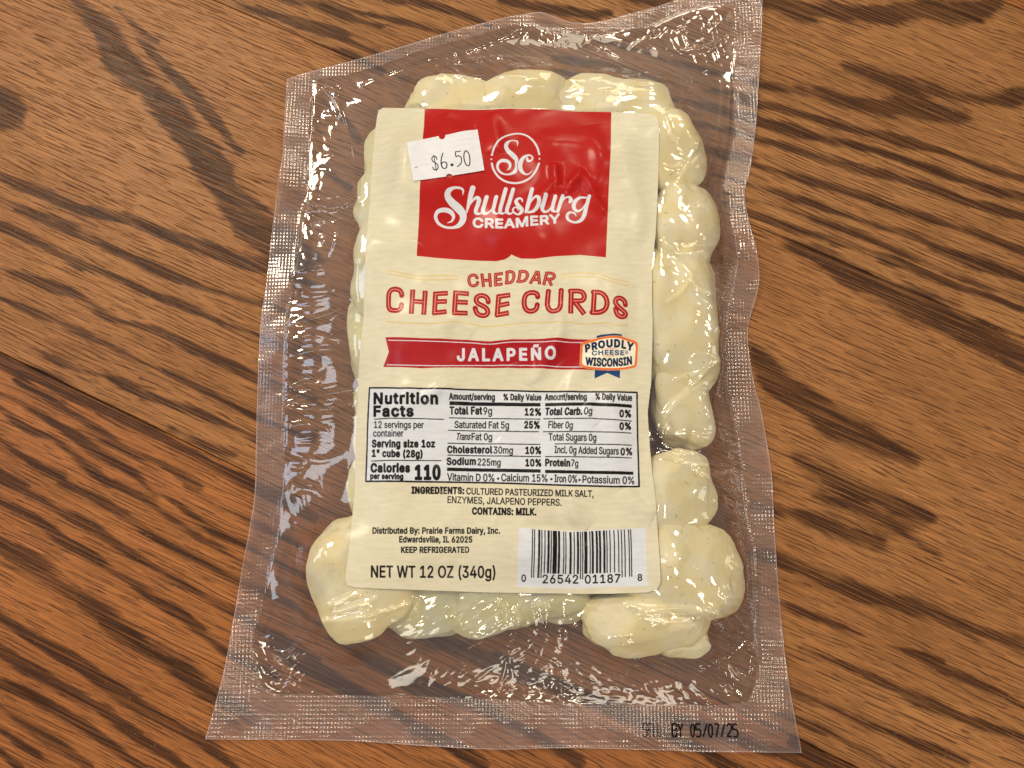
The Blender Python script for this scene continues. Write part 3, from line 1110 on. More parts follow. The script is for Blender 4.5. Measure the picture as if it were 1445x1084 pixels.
FILM = film_material('clear_film', 0.07, 1.8, 0.050, tint=(0.995, 0.993, 0.99, 1), veilcol=(0.74, 0.66, 0.68, 1))
BACK = film_material('clear_back_film', 0.30, 0.4, 0.012, tint=(0.99, 0.985, 0.98, 1))
SEALM = film_material('embossed_seal_film', 0.17, 1.9, 0.18, emboss=0.000028, veilcol=(0.60, 0.49, 0.49, 1))

pouch = empty('vacuum_pouch', (0, 0, 0))
thing(pouch, 'clear vacuum pouch of cheese curds with embossed seal rim and cream and red label', 'cheese package')
nrm = grid_normals(FX, FY, FZ)
edge_ = np.zeros_like(FX)
edge_[:1, :] = edge_[-1:, :] = 1
edge_[:, :1] = edge_[:, -1:] = 1
cellFIN = 0.25 * (FIN[:-1, :-1] + FIN[1:, :-1] + FIN[:-1, 1:] + FIN[1:, 1:])
grid_object('front_film', FX, FY, FZ, cellFIN > 0, FILM, pouch, normals=nrm)
grid_object('seal_rim', FX, FY, FZ, cellFIN <= 0, SEALM, pouch, normals=nrm, attrs={'edge': edge_})
BZ = np.maximum(0.00018 + 0.00006 * fbm(FX / 0.008, FY / 0.008, 401), 0.0001)
bl = sstep(0.004, 0.0, FIN)
BZ = np.minimum(BZ * (1 - bl) + (FZ - 0.0003) * bl, FZ - 0.00025)
BZ = np.maximum(BZ, 0.0001)
st = 2
cF = cellFIN[::st, ::st]
Xb, Yb, Zbk = FX[::st, ::st], FY[::st, ::st], BZ[::st, ::st]
cb = (0.25 * (FIN[::st, ::st][:-1, :-1] + FIN[::st, ::st][1:, :-1] + FIN[::st, ::st][:-1, 1:] + FIN[::st, ::st][1:, 1:])) > -0.0002
grid_object('back_film', Xb, Yb, Zbk, cb, BACK, pouch, normals=grid_normals(Xb, Yb, Zbk))

# ------------------------------------------------------------------ curd meshes pressed by the film
FGx, FGy = hx, hy
# film height on the regular grid, for pressing the curds
acc = np.zeros_like(HX) + 1e3
fi = np.clip(np.round((FX.ravel() - hx[0]) / GS).astype(int), 0, len(hx) - 1)
fj = np.clip(np.round((FY.ravel() - hy[0]) / GS).astype(int), 0, len(hy) - 1)
np.minimum.at(acc, (fi, fj), FZ.ravel())
acc = np.where(acc > 100, hz(Zs, HX, HY), acc)
lowf = np.minimum.reduce([acc, np.roll(acc, 1, 0), np.roll(acc, -1, 0), np.roll(acc, 1, 1), np.roll(acc, -1, 1)])


def curd_material():
    m, N, Lk, out = mat('fresh_cheese_curd')
    M = lambda *a, **k: math_node(N, Lk, *a, **k)
    tc = N('TexCoord')
    oi = N('ObjectInfo')
    mp = N('Mapping')
    Lk(tc.outputs['Object'], mp.inputs[0])
    cm = N('CombineXYZ')
    Lk(M('MULTIPLY', oi.outputs['Random'], 3.0), cm.inputs[0])
    Lk(cm.outputs[0], mp.inputs[1])

    def nz(scale, det, lo, hi):
        n = N('TexNoise')
        n.inputs['Scale'].default_value = scale
        n.inputs['Detail'].default_value = det
        Lk(mp.outputs[0], n.inputs['Vector'])
        r = N('MapRange', interpolation_type='SMOOTHSTEP')
        Lk(n.outputs['Fac'], r.inputs[0])
        r.inputs[1].default_value = lo
        r.inputs[2].default_value = hi
        return r.outputs[0], n.outputs['Fac']
    a, _ = nz(120, 3, 0.35, 0.65)
    b, bh = nz(620, 3, 0.665, 0.72)
    g, _ = nz(160, 4, 0.60, 0.72)
    col = mixc(N, Lk, a, (0.96, 0.84, 0.45, 1), (0.97, 0.90, 0.62, 1))
    rnd = mixc(N, Lk, oi.outputs['Random'], (1.0, 0.98, 0.93, 1), (0.96, 0.97, 0.97, 1))
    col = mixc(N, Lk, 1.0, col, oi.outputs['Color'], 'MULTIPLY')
    col = mixc(N, Lk, 1.0, col, rnd, 'MULTIPLY')
    col = mixc(N, Lk, M('MULTIPLY', g, 0.30), col, (0.62, 0.56, 0.20, 1))
    col = mixc(N, Lk, M('MULTIPLY', b, 0.42), col, (0.24, 0.24, 0.07, 1))
    bs = N('BsdfPrincipled')
    Lk(col, bs.inputs['Base Color'])
    bs.inputs['Roughness'].default_value = 0.5
    bs.inputs['Subsurface Weight'].default_value = 0.0
    bs.inputs['Subsurface Radius'].default_value = (1.0, 0.7, 0.35)
    bs.inputs['Subsurface Scale'].default_value = 0.003
    bp = N('Bump')
    bp.inputs['Strength'].default_value = 0.4
    bp.inputs['Distance'].default_value = 0.0003
    Lk(bh, bp.inputs['Height'])
    Lk(bp.outputs[0], bs.inputs['Normal'])
    Lk(bs.outputs[0], out.inputs[0])
    return m


CURDM = curd_material()
for vv, ctr, lab in curds:
    x = vv[:, 0] + ctr[0]
    y = vv[:, 1] + ctr[1]
    top = hz(lowf, x, y) - 0.00025
    z = np.minimum(vv[:, 2], np.maximum(top, 0.0004))
    z = np.maximum(z, 0.0003)
    V = np.stack([vv[:, 0], vv[:, 1], z], 1)
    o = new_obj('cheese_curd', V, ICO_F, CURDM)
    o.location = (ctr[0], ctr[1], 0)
    o.color = (0.72, 0.77, 0.80, 1) if 'greyish' in lab or 'directly below' in lab else (0.86, 0.90, 0.92, 1) if ctr[0] < -0.03 and ctr[1] > -0.04 else (1, 1, 1, 1)  # grey tints paint the film's glare and veil onto bottom and left curds
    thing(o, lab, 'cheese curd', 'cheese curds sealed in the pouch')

# ================================================================== PRINT
FONT = None
try:
    FONT = bpy.data.fonts.load(os.path.join(bpy.utils.resource_path('LOCAL'), 'datafiles', 'fonts', 'Inter.woff2'))
except Exception as ex:
    print('builtin font used', ex)


def glyphs(body, spacing=1.0, font='inter'):
    """closed outlines of a line of text in em units"""
    c = bpy.data.curves.new('text', 'FONT')
    c.body = body
    c.space_character = spacing
    if FONT is not None and font == 'inter':
        c.font = FONT
    c.resolution_u = 4
    o = bpy.data.objects.new('text', c)
    COL.objects.link(o)
    dg = bpy.context.evaluated_depsgraph_get()
    cu = o.evaluated_get(dg).to_curve(dg)
    outs = []
    for sp in cu.splines:
        if sp.type == 'BEZIER':
            bp = sp.bezier_points
            n = len(bp)
            pts = []
            for i in range(n):
                a, b = bp[i], bp[(i + 1) % n]
                p0, p1, p2, p3 = (np.array(q[:2]) for q in (a.co, a.handle_right, b.handle_left, b.co))
                for k in range(5):
                    t = k / 5
                    pts.append((1 - t) ** 3 * p0 + 3 * (1 - t) ** 2 * t * p1 + 3 * (1 - t) * t * t * p2 + t ** 3 * p3)
            outs.append(np.array(pts))
        else:
            outs.append(np.array([q.co[:2] for q in sp.points]))
    o.to_curve_clear() if hasattr(o, 'to_curve_clear') else None
    bpy.data.objects.remove(o)
    bpy.data.curves.remove(c)
    return outs


CAPH = {}


def cap_height(font):
    if font not in CAPH:
        g = np.vstack(glyphs('H', 1.0, font))
        CAPH[font] = g[:, 1].max()
    return CAPH[font]


class Canvas:
    def __init__(s, x0, y0, x1, y1, res, color):
        s.x0, s.y0, s.res = x0, y0, res
        s.w = int((x1 - x0) * res) // 2 * 2
        s.h = int((y1 - y0) * res) // 2 * 2
        s.x1 = x0 + s.w / res
        s.y1 = y0 + s.h / res
        s.a = np.empty((s.h, s.w, 3), np.float32)
        s.a[:] = color

    def px(s, w):
        w = np.asarray(w, float)
        return np.stack([(w[:, 0] - s.x0) * s.res, (w[:, 1] - s.y0) * s.res], 1)

    def fill(s, contours, color):
        """non-zero winding fill of world contours"""
        segs = []
        for c in contours:
            q = s.px(c)
            n = np.roll(q, -1, 0)
            segs.append(np.hstack([q, n]))
        e = np.vstack(segs)
        e = e[e[:, 1] != e[:, 3]]
        if not len(e):
            return
        up = e[:, 1] < e[:, 3]
        lo = np.where(up, e[:, 1], e[:, 3])
        hi = np.where(up, e[:, 3], e[:, 1])
        sg = np.where(up, 1, -1)
        sl = (e[:, 2] - e[:, 0]) / (e[:, 3] - e[:, 1])
        for r in range(max(int(lo.min()), 0), min(int(hi.max()) + 1, s.h)):
            y = r + 0.5
            m = (lo <= y) & (hi > y)
            if not m.any():
                continue
            xs = e[m, 0] + (y - e[m, 1]) * sl[m]
            o = np.argsort(xs)
            xs, w = xs[o], np.cumsum(sg[m][o])
            for k in range(len(xs) - 1):
                if w[k] != 0:
                    a, b = int(math.ceil(xs[k] - 0.5)), int(math.ceil(xs[k + 1] - 0.5))
                    if b > a:
                        s.a[r, max(a, 0):max(b, 0)] = color

    def stroke(s, w, widths, color, butt=False):
        """w: world points, widths: full width per point (world units)"""
        q = s.px(w)
        wd_ = np.broadcast_to(np.asarray(widths, float), (len(q),)) * s.res / 2
        for i in range(len(q) - 1):
            a, b = q[i], q[i + 1]
            r = max(wd_[i], wd_[i + 1]) + 1
            x0, x1 = int(max(min(a[0], b[0]) - r, 0)), int(min(max(a[0], b[0]) + r + 2, s.w))
            y0, y1 = int(max(min(a[1], b[1]) - r, 0)), int(min(max(a[1], b[1]) + r + 2, s.h))
            if x1 <= x0 or y1 <= y0:
                continue
            yy, xx = np.mgrid[y0:y1, x0:x1] + 0.5
            d = b - a
            L = d @ d + 1e-12
            tr = ((xx - a[0]) * d[0] + (yy - a[1]) * d[1]) / L
            t = np.clip(tr, 0, 1)
            dist = np.hypot(xx - a[0] - t * d[0], yy - a[1] - t * d[1])
            m = dist <= wd_[i] * (1 - t) + wd_[i + 1] * t
            if butt and i == 0:
                m &= tr >= 0
            if butt and i == len(q) - 2:
                m &= tr <= 1
            s.a[y0:y1, x0:x1][m] = color

    def image(s, name):
        h = s.a.reshape(s.h // 2, 2, s.w // 2, 2, 3).mean((1, 3))
        im = bpy.data.images.new(name, s.w // 2, s.h // 2, float_buffer=False)
        sr = np.where(h <= 0.0031308, h * 12.92, 1.055 * np.clip(h, 0, None) ** (1 / 2.4) - 0.055)
        buf = np.ones((s.h // 2, s.w // 2, 4), np.float32)
        buf[..., :3] = sr
        im.pixels.foreach_set(buf.ravel())
        im.pack()
        return im


def lin_(r, g, b):
    f = lambda c: (c / 255 / 12.92) if c <= 10 else ((c / 255 + 0.055) / 1.055) ** 2.4
    return (f(r), f(g), f(b))


CREAM = lin_(216, 210, 184)
WHITE = lin_(214, 218, 226)
RED = lin_(176, 10, 4)
RED2 = lin_(165, 8, 22)
LRED = lin_(160, 10, 22)
INLN = lin_(232, 150, 120)
BLACK = lin_(10, 8, 9)
GOLD = lin_(214, 184, 104)
BLUE = lin_(16, 62, 112)
NAVY = lin_(14, 30, 66)
ORNG = lin_(228, 112, 56)

pxm = 1.0 / 4.6 * MM      # about one photo pixel on the label, metres
x0, y0 = labW.min(0) - 0.001
x1, y1 = labW.max(0) + 0.001
CV = Canvas(x0, y0, x1, y1, 24000, CREAM)


def text(cv, to_w, body, base, cap, crp, color=BLACK, bold=0.0, slant=0.0, spacing=1.0, font='inter', scale_mm=None):
    """fit a line of text on a baseline polyline given in crop pixels; cap = capital height in crop pixels (one or two)"""
    if bold > 2 and len(body) > 1 and spacing == 1.0:
        spacing = 1.0 + 1.05 * (bold - 1.5) / (cap if np.isscalar(cap) else cap[0])
    g = glyphs(body, spacing, font)
    allp = np.vstack(g)
    gx0, gx1 = allp[:, 0].min(), allp[:, 0].max()
    ch = cap_height(font)
    bl = np.array(base, float)
    d = np.concatenate([[0], np.cumsum(np.hypot(*np.diff(bl, axis=0).T))])
    caps = np.interp(d, [0, d[-1]], [cap, cap] if np.isscalar(cap) else [cap[0], cap[-1]])
    res = []
    for c in g:
        t = (c[:, 0] - gx0) / (gx1 - gx0) * d[-1]
        bx = np.interp(t, d, bl[:, 0])
        by = np.interp(t, d, bl[:, 1])
        hh = np.interp(t, d, caps)
        y = c[:, 1] / ch * hh
        tx = np.interp(t + 1, d, bl[:, 0]) - np.interp(t - 1, d, bl[:, 0])
        ty = np.interp(t + 1, d, bl[:, 1]) - np.interp(t - 1, d, bl[:, 1])
        L = np.hypot(tx, ty)
        res.append(to_w(np.stack([bx + (slant + 0.35 * ty / L) * y, by - y], 1), crp))
    cv.fill(res, color)
    if bold:
        k = float(crp(1, 0)[0] - crp(0, 0)[0])
        for c in res:
            cv.stroke(np.vstack([c, c[:1]]), bold * k * pxm, color)


def T(body, base, cap, crp, **k):
    text(CV, LW, body, base, cap, crp, **k)


def ink(pts, width, crp, color, smooth=True, butt=False, cv=None, tw=None):
    """stroke in crop pixels; width scalar or taken from third column"""
    a = np.array(pts, float)
    if smooth:
        a = spline(a, 8)
    k = float(crp(1, 0)[0] - crp(0, 0)[0])
    w = (a[:, 2] if a.shape[1] > 2 else width) * k * pxm
    (cv or CV).stroke((tw or LW)(a[:, :2], crp), w, color, butt)


def poly(pts, crp, color, smooth=False, cv=None, tw=None):
    a = np.array(pts, float)
    if smooth:
        a = spline(np.vstack([a, a[:1]]), 6)[:-1]
    (cv or CV).fill([(tw or LW)(a, crp)], color)


# red brand panel with the wavy lower edge
REDP = [(312,75),(480,78),(640,77),(800,77),(960,80),(1140,88),(1134,300),(1124,520),(1115,732),(1000,722),(900,728),(800,740),(740,739),(715,730),(697,721),(685,732),(665,743),(630,750),(500,745),(400,738),(277,727),(288,500),(300,300)]
poly(REDP, K1, RED)
# round monogram
cc = [(165,480),(215,350),(300,235),(430,150),(600,112),(750,140),(860,220),(935,330),(980,470)]
ink(cc, 34, L2, WHITE, butt=True)
cc = [(165,600),(200,720),(280,840),(400,920),(550,950),(700,925),(830,850),(920,730),(975,600)]
ink(cc, 36, L2, WHITE, butt=True)
ink([(160,540),(161,541)], 32, L2, WHITE, False)
ink([(978,533),(979,534)], 32, L2, WHITE, False)
ink([(597,330,4),(607,280,20),(603,245,26),(560,230,20),(520,228,20),(460,248,42),(418,295,66),(412,345,70),(445,405,80),(500,455,90),(555,510,90),(586,560,66),(578,640,38),(580,700,48),(560,755,62),(500,792,44),(420,804,30),(340,782,36),(285,730,42),(264,665,46),(280,610,50),(325,572,60),(380,567,66),(440,582,60),(475,620,50),(478,670,42),(455,712,22),(415,730,8)], 0, L2, WHITE)
ink([(776,510,18),(768,545,40),(790,575,44),(830,568,32),(858,540,28),(858,505,26),(830,480,26),(780,476,34),(715,510,54),(665,580,72),(648,650,78),(660,720,72),(700,775,52),(755,802,30),(810,785,20),(865,728,10)], 0, L2, WHITE)
# script lettering
for st_ in [
 [(318,152,4),(322,112,18),(300,92,20),(245,90,24),(198,118,44),(192,165,54),(228,215,64),(280,262,70),(318,310,62),(320,360,54),(292,405,44),(235,428,24),(165,422,22),(110,388,26),(88,335,30),(108,292,34),(160,278,40),(212,292,40),(240,330,28),(228,370,18),(190,388,6)],
 [(404,92,46),(385,160,42),(366,240,28),(352,300,10)],
 [(372,245,8),(408,192,20),(440,172,30),(456,192,38),(446,235,36),(430,280,34),(435,306,28),(468,308,16),(496,285,10)],
 [(522,168,36),(502,235,36),(490,282,34),(508,308,26),(548,292,14),(588,240,10)],
 [(604,168,34),(584,250,32),(578,290,30),(605,310,18),(640,296,10)],
 [(684,103,34),(657,200,34),(636,285,32),(652,310,20),(692,296,10)],
 [(748,105,32),(716,210,34),(694,285,32),(714,312,20),(748,300,12)],
 [(826,208,12),(820,188,18),(795,182,22),(772,205,30),(788,240,36),(817,272,36),(816,300,30),(788,318,18),(756,302,16),(744,278,14),(762,258,14),(786,266,12),(790,284,8)],
 [(908,102,34),(886,190,36),(866,270,34),(852,304,16)],
 [(866,285,12),(892,222,14),(938,172,24),(966,192,34),(962,240,34),(930,288,28),(892,304,22),(858,298,14)],
 [(1025,158,34),(1006,225,34),(994,268,34),(1012,296,24),(1052,282,14),(1088,225,10)],
 [(1106,165,32),(1086,240,32),(1080,278,30),(1102,294,16),(1120,288,10)],
 [(1168,165,32),(1146,230,32),(1126,295,26)],
 [(1152,225,8),(1188,182,14),(1224,174,22),(1238,196,34),(1228,214,24)],
 [(1364,178,16),(1312,178,24),(1270,215,34),(1264,262,34),(1290,290,24),(1332,272,14),(1372,215,12)],
 [(1392,170,30),(1372,240,32),(1352,320,34),(1322,368,30),(1270,385,20),(1215,362,24),(1208,322,26),(1235,300,18),(1272,312,14),(1282,334,6)],
]:
    ink(st_, 0, L1, WHITE)
T('CREAMERY', [(408,424),(520,428),(640,432),(760,428),(860,416),(1000,402),(1112,390),(1142,386)], (78, 70), L1, color=WHITE, bold=12, spacing=1.05)
# gold rules
for ln in [[(110,55),(300,90),(450,112),(600,112),(750,108),(870,120)], [(100,95),(300,125),(480,155),(700,155),(870,152)],
           [(75,612),(250,628),(500,642),(700,635),(850,625),(1000,645),(1200,672),(1406,652),(1606,630),(1806,630),(2106,632),(2256,645),(2526,632),(2586,660),(2736,665)]]:
    ink(ln, 9, L4, GOLD)
for ln in [[(600,98),(800,80),(1000,90),(1060,105),(1150,140),(1335,180)], [(600,135),(700,122),(900,122),(1030,135),(1130,170),(1335,222)]]:
    ink(ln, 9, L5, GOLD)
# inline lettering: (crop, width, strokes)
SH = 1406
BIG = [
 [(251,334),(245,300),(222,272),(180,262),(135,272),(110,310),(105,380),(106,450),(125,485),(170,495),(215,490),(240,465),(248,424)],
 [(371,262),(355,532)], [(508,274),(492,543)], [(372,392),(500,402)],
 [(622,290),(610,540)], [(600,311),(758,303)], [(620,397),(748,394)], [(588,524),(745,508)],
 [(846,278),(830,530)], [(824,299),(990,312)], [(845,402),(978,407)], [(806,521),(975,525)],
 [(1204,406),(1195,365),(1165,338),(1120,330),(1080,348),(1070,385),(1095,420),(1145,445),(1185,475),(1198,515),(1175,545),(1130,550),(1085,530),(1065,495),(1058,466)],
 [(1319,325),(1300,560)], [(1298,344),(1446,324)], [(1315,441),(1436,416)], [(1280,548),(1430,520)],
 [(343+SH,347),(335+SH,315),(305+SH,298),(265+SH,297),(220+SH,315),(198+SH,355),(192+SH,400),(198+SH,450),(222+SH,490),(265+SH,502),(305+SH,492),(330+SH,465),(337+SH,426)],
 [(462+SH,266),(449+SH,400),(454+SH,460),(482+SH,498),(520+SH,508),(563+SH,495),(588+SH,455),(596+SH,380),(602+SH,255)],
 [(712+SH,256),(705+SH,530)], [(690+SH,279),(790+SH,280),(835+SH,295),(855+SH,332),(848+SH,368),(815+SH,388),(720+SH,386)], [(750+SH,398),(856+SH,537)],
 [(968+SH,265),(950+SH,540)], [(945+SH,291),(1030+SH,297),(1080+SH,332),(1104+SH,390),(1100+SH,450),(1070+SH,493),(1010+SH,516),(930+SH,516)],
 [(1309+SH,437),(1300+SH,395),(1270+SH,365),(1230+SH,357),(1203+SH,375),(1200+SH,410),(1230+SH,450),(1275+SH,490),(1307+SH,525),(1300+SH,558),(1265+SH,568),(1228+SH,550),(1208+SH,515),(1200+SH,473)],
]
SMALL = [
 [(1081,140),(1065,112),(1035,105),(1000,120),(990,155),(998,200),(1020,222),(1055,222),(1080,205),(1086,184)],
 [(1133,88),(1150,236)], [(1216,84),(1228,236)], [(1140,165),(1222,160)],
 [(1283,88),(1284,228)], [(1268,99),(1365,86)], [(1283,157),(1352,150)], [(1269,216),(1362,204)],
 [(1412,62),(1406,200)], [(1400,73),(1450,66),(1480,85),(1484,130),(1466,175),(1436,190),(1396,195)],
 [(152+SH,50),(128+SH,190)], [(140+SH,66),(195+SH,65),(225+SH,85),(226+SH,125),(202+SH,160),(172+SH,173),(115+SH,175)],
 [(338+SH,58),(258+SH,200)], [(346+SH,58),(363+SH,206)], [(293+SH,150),(356+SH,154)],
 [(445+SH,68),(408+SH,215)], [(432+SH,81),(490+SH,82),(522+SH,100),(520+SH,130),(490+SH,148),(430+SH,148)], [(465+SH,150),(495+SH,222)],
]
for group_, wide, thin in ((BIG, 55, 9), (SMALL, 34, 5.5)):
    for p_ in group_:
        ink(p_, wide, L4, LRED, len(p_) > 2, True)
    for p_ in group_:
        a_ = np.array(p_, float)
        for e0, e1 in ((0, 1), (-1, -2)):
            d_ = a_[e1] - a_[e0]
            a_[e0] += d_ / (np.hypot(*d_) + 1e-9) * wide * 0.3
        ink(a_, thin, L4, INLN, len(p_) > 2)
# banner
BAN = [(138,333),(300,338),(500,345),(600,352),(700,342),(850,340),(1060,345),(1060,480),(1000,478),(700,470),(500,468),(300,470),(128,465),(153,398)]
poly(BAN, K2, RED2)
ink([(150,346),(300,350),(500,357),(600,364),(720,354),(1020,357)], 4, K2, WHITE)
ink([(145,455),(400,459),(700,459),(1020,467)], 4, K2, WHITE)
T('JALAPE\u00d1O', [(458,436),(600,437),(760,436),(890,431)], 52, K2, color=WHITE, bold=7, spacing=1.28)
# badge
for g_, col_ in ((1, CREAM), (0, None)):
    A1 = [(490,135),(600,110),(830,95),(995,115),(995,230),(490,230)]
    A2 = [(450,780),(970,780),(965,998),(705,885),(450,998)]
    if g_:
        for a_ in (A1, A2):
            ink(a_ + a_[:1], 34, L3, col_, False)
    else:
        poly(A1, L3, BLUE)
        poly(A2, L3, BLUE)
BB = [(205,265),(400,215),(550,175),(700,152),(850,145),(960,150),(1100,190),(1280,245),(1325,330),(1320,500),(1308,690),(1260,770),(1000,820),(700,830),(400,815),(230,785),(155,735),(148,680),(170,330)]
ink(BB + BB[:1], 14, L3, lin_(240, 170, 110), True)
poly(BB, L3, ORNG, True)
BI = [(228,312),(420,255),(560,215),(700,195),(850,188),(960,197),(1100,237),(1240,285),(1285,345),(1278,500),(1265,680),(1235,735),(1000,778),(700,788),(400,775),(250,745),(196,705),(190,640),(214,345)]
poly(BI, L3, lin_(240, 236, 214), True)
T('PROUDLY', [(272,462),(400,425),(560,388),(780,366),(960,368),(1080,395),(1215,440)], (138, 145), L3, color=NAVY, bold=26)
T('CHEESE', [(395,540),(560,527),(800,520),(1045,524)], 88, L3, color=lin_(52, 74, 112), bold=12, spacing=1.12)
ink([(1100 + 30 * math.cos(a / 8 * 6.283), 470 + 30 * math.sin(a / 8 * 6.283)) for a in range(9)], 12, L3, lin_(90, 105, 130))
ink([(1098,470),(1103,472)], 22, L3, lin_(90, 105, 130), False)
T('WISCONSIN', [(265,728),(430,745),(600,752),(720,752),(860,748),(960,742),(1060,728),(1205,705)], 150, L3, color=NAVY, bold=20, spacing=1.06)
ink([(590,412),(720,400),(870,395)], 9, L3, ORNG)
ink([(590,548),(720,553),(850,542)], 9, L3, ORNG)
# nutrition table
NUT = [(67,557),(200,559),(400,563),(700,570),(1000,575),(1253,578),(1256,780),(1262,995),(1150,995),(900,988),(600,978),(400,975),(51,972),(58,760)]
poly(NUT, K2, WHITE)
ink(NUT + NUT[:1], 7, K2, BLACK, False)
B3, B2 = 3.4, 2.2
for body, x0_, y0_, x1_, y1_, cap, bold, sl in [
 ('Nutrition',88,628,368,628,47,6.4,0), ('Facts',88,683,260,683,44,6.4,0),
 ('12 servings per',88,735,307,736,29,.8,0), ('container',84,773,217,773,29,.8,0),
 ('Serving size 1oz',80,820,355,820,31,4,0), ('1" cube (28g)',80,862,300,865,30,4,0),
 ('Calories',75,930,244,930,36,5.5,0), ('per serving',72,960,215,962,23,3.5,0), ('110',272,962,378,962,60,8,0),
 ('Amount/serving',422,610,622,612,27,B2,0), ('% Daily Value',662,612,828,613,27,B2,0),
 ('Total Fat',424,674,565,674,32,B3,0), ('9g',573,676,610,676,32,1,0), ('12%',757,679,826,680,30,B3,0),
 ('Saturated Fat 5g',445,735,685,738,30,1,0), ('25%',755,736,820,737,30,B3,0),
 ('Trans',450,788,512,788,30,1,.22), ('Fat 0g',520,788,610,790,30,1,0),
 ('Cholesterol',413,845,610,847,30,B3,0), ('30mg',618,848,702,850,30,1,0), ('10%',760,849,826,850,30,B3,0),
 ('Sodium',411,898,537,898,30,B3,0), ('225mg',547,901,648,903,30,1,0), ('10%',760,904,827,905,30,B3,0),
 ('Vitamin D 0%',412,968,620,972,32,1,0), ('Calcium 15%',652,971,856,974,32,1,0), ('Iron 0%',888,975,987,977,32,1,0), ('Potassium 0%',1012,978,1240,984,32,1,0),
 ('Amount/serving',846,612,1029,610,27,B2,0), ('% Daily Value',1070,608,1230,615,27,B2,0),
 ('Total Carb.',846,678,1008,676,31,B3,.12), ('0g',1017,676,1052,676,31,1,.1), ('0%',1177,686,1225,687,30,B3,0),
 ('Fiber 0g',860,735,967,738,30,1,.06), ('0%',1177,742,1225,742,30,B3,0),
 ('Total Sugars 0g',862,790,1072,793,31,1,0), ('Incl. 0g Added Sugars',888,846,1172,853,31,1,0), ('0%',1182,855,1230,855,30,B3,0),
 ('Protein',848,903,955,905,30,B3,0), ('7g',962,905,992,907,30,1,0),
 ('INGREDIENTS:',255,1025,485,1027,28,4,0), ('CULTURED PASTEURIZED MILK SALT,',497,1029,1060,1041,28,1,0),
]:
    T(body, [(x0_, y0_), (x1_, y1_)], cap, K2, bold=bold + 0.8, slant=sl)
for bx, by in ((637,960),(873,962),(998,966)):
    ink([(bx,by),(bx+1,by)], 9, K2, BLACK, False)
for pts, w_ in [([(88,697),(397,697)],3),([(75,882),(386,880)],3),([(422,626),(825,632)],15),([(420,690),(825,696)],3),([(415,745),(820,752)],3),
                ([(413,802),(825,808)],3),([(413,855),(826,862)],3),([(411,918),(826,926)],14),([(846,632),(1040,630),(1230,639)],14),
                ([(838,695),(1040,693),(1230,705)],3),([(836,752),(1228,758)],3),([(888,806),(1230,812)],3),([(846,862),(1230,868)],3),
                ([(846,928),(1237,936)],13)]:
    ink(pts, w_ if w_ > 5 else 4, K2, BLACK, False, True)
for body, x0_, y0_, x1_, y1_, cap, bold in [
 ('ENZYMES, JALAPENO PEPPERS.',457,150,940,162,28,1.4), ('CONTAINS: MILK.',562,198,832,202,28,4),
 ('Distributed By: Prairie Farms Dairy, Inc.',138,280,678,280,25,2.6), ('Edwardsville, IL 62025',252,317,560,318,25,2.6),
 ('KEEP REFRIGERATED',260,361,547,361,24,2.8), ('NET WT 12 OZ (340g)',132,466,658,468,49,3)]:
    T(body, [(x0_, y0_), (x1_, y1_)], cap, K3, bold=bold)
# bar code
BAR = [(55,68),(160,75),(350,95),(580,110),(800,98),(1100,80),(1340,72),(1352,400),(1365,665),(1000,672),(600,690),(300,684),(30,672),(45,400)]
poly(BAR, L6, WHITE)
LC_ = ['0001101','0011001','0010011','0111101','0100011','0110001','0101111','0111011','0110111','0001011']
code = '026542011878'
bits = '101' + ''.join(LC_[int(c)] for c in code[:6]) + '01010' + ''.join(''.join('10'[int(b)] for b in LC_[int(c)]) for c in code[6:]) + '101'
tall = set(range(0, 10)) | set(range(45, 50)) | set(range(85, 95))
i_ = 0
while i_ < 95:
    if bits[i_] == '1':
        j_ = i_
        while j_ < 95 and bits[j_] == '1':
            j_ += 1
        xt0, xt1 = 187 + (1195 - 187) * (i_ + 0.0) / 95, 187 + (1195 - 187) * j_ / 95
        xb0, xb1 = 174 + (1208 - 174) * (i_ + 0.0) / 95, 174 + (1208 - 174) * j_ / 95
        xm = (xt0 + xt1) / 2
        yt = float(np.interp(xm, [187,400,580,750,950,1192], [86,102,117,110,97,86]))
        yb = float(np.interp(xm, [187,300,600,700,1060,1192], [580,535,546,542,525,570]))
        if i_ in tall:
            yb = float(np.interp(xm, [187,690,1192], [580,598,570]))
        poly([(xt0,yt),(xt1,yt),((xt1+xb1)/2+3,(yt+yb)/2),(xb1,yb),(xb0,yb),((xt0+xb0)/2+3,(yt+yb)/2)], L6, BLACK)
        i_ = j_
    else:
        i_ += 1
for body, x0_, y0_, x1_, y1_, cap in [('0',80,620,122,620,70),('26542',295,637,655,640,86),('01187',727,640,1085,628,84),('8',1265,612,1308,612,68)]:
    T(body, [(x0_, y0_), (x1_, y1_)], cap, L6, bold=5, spacing=1.06)
IMG = CV.image('label_print')


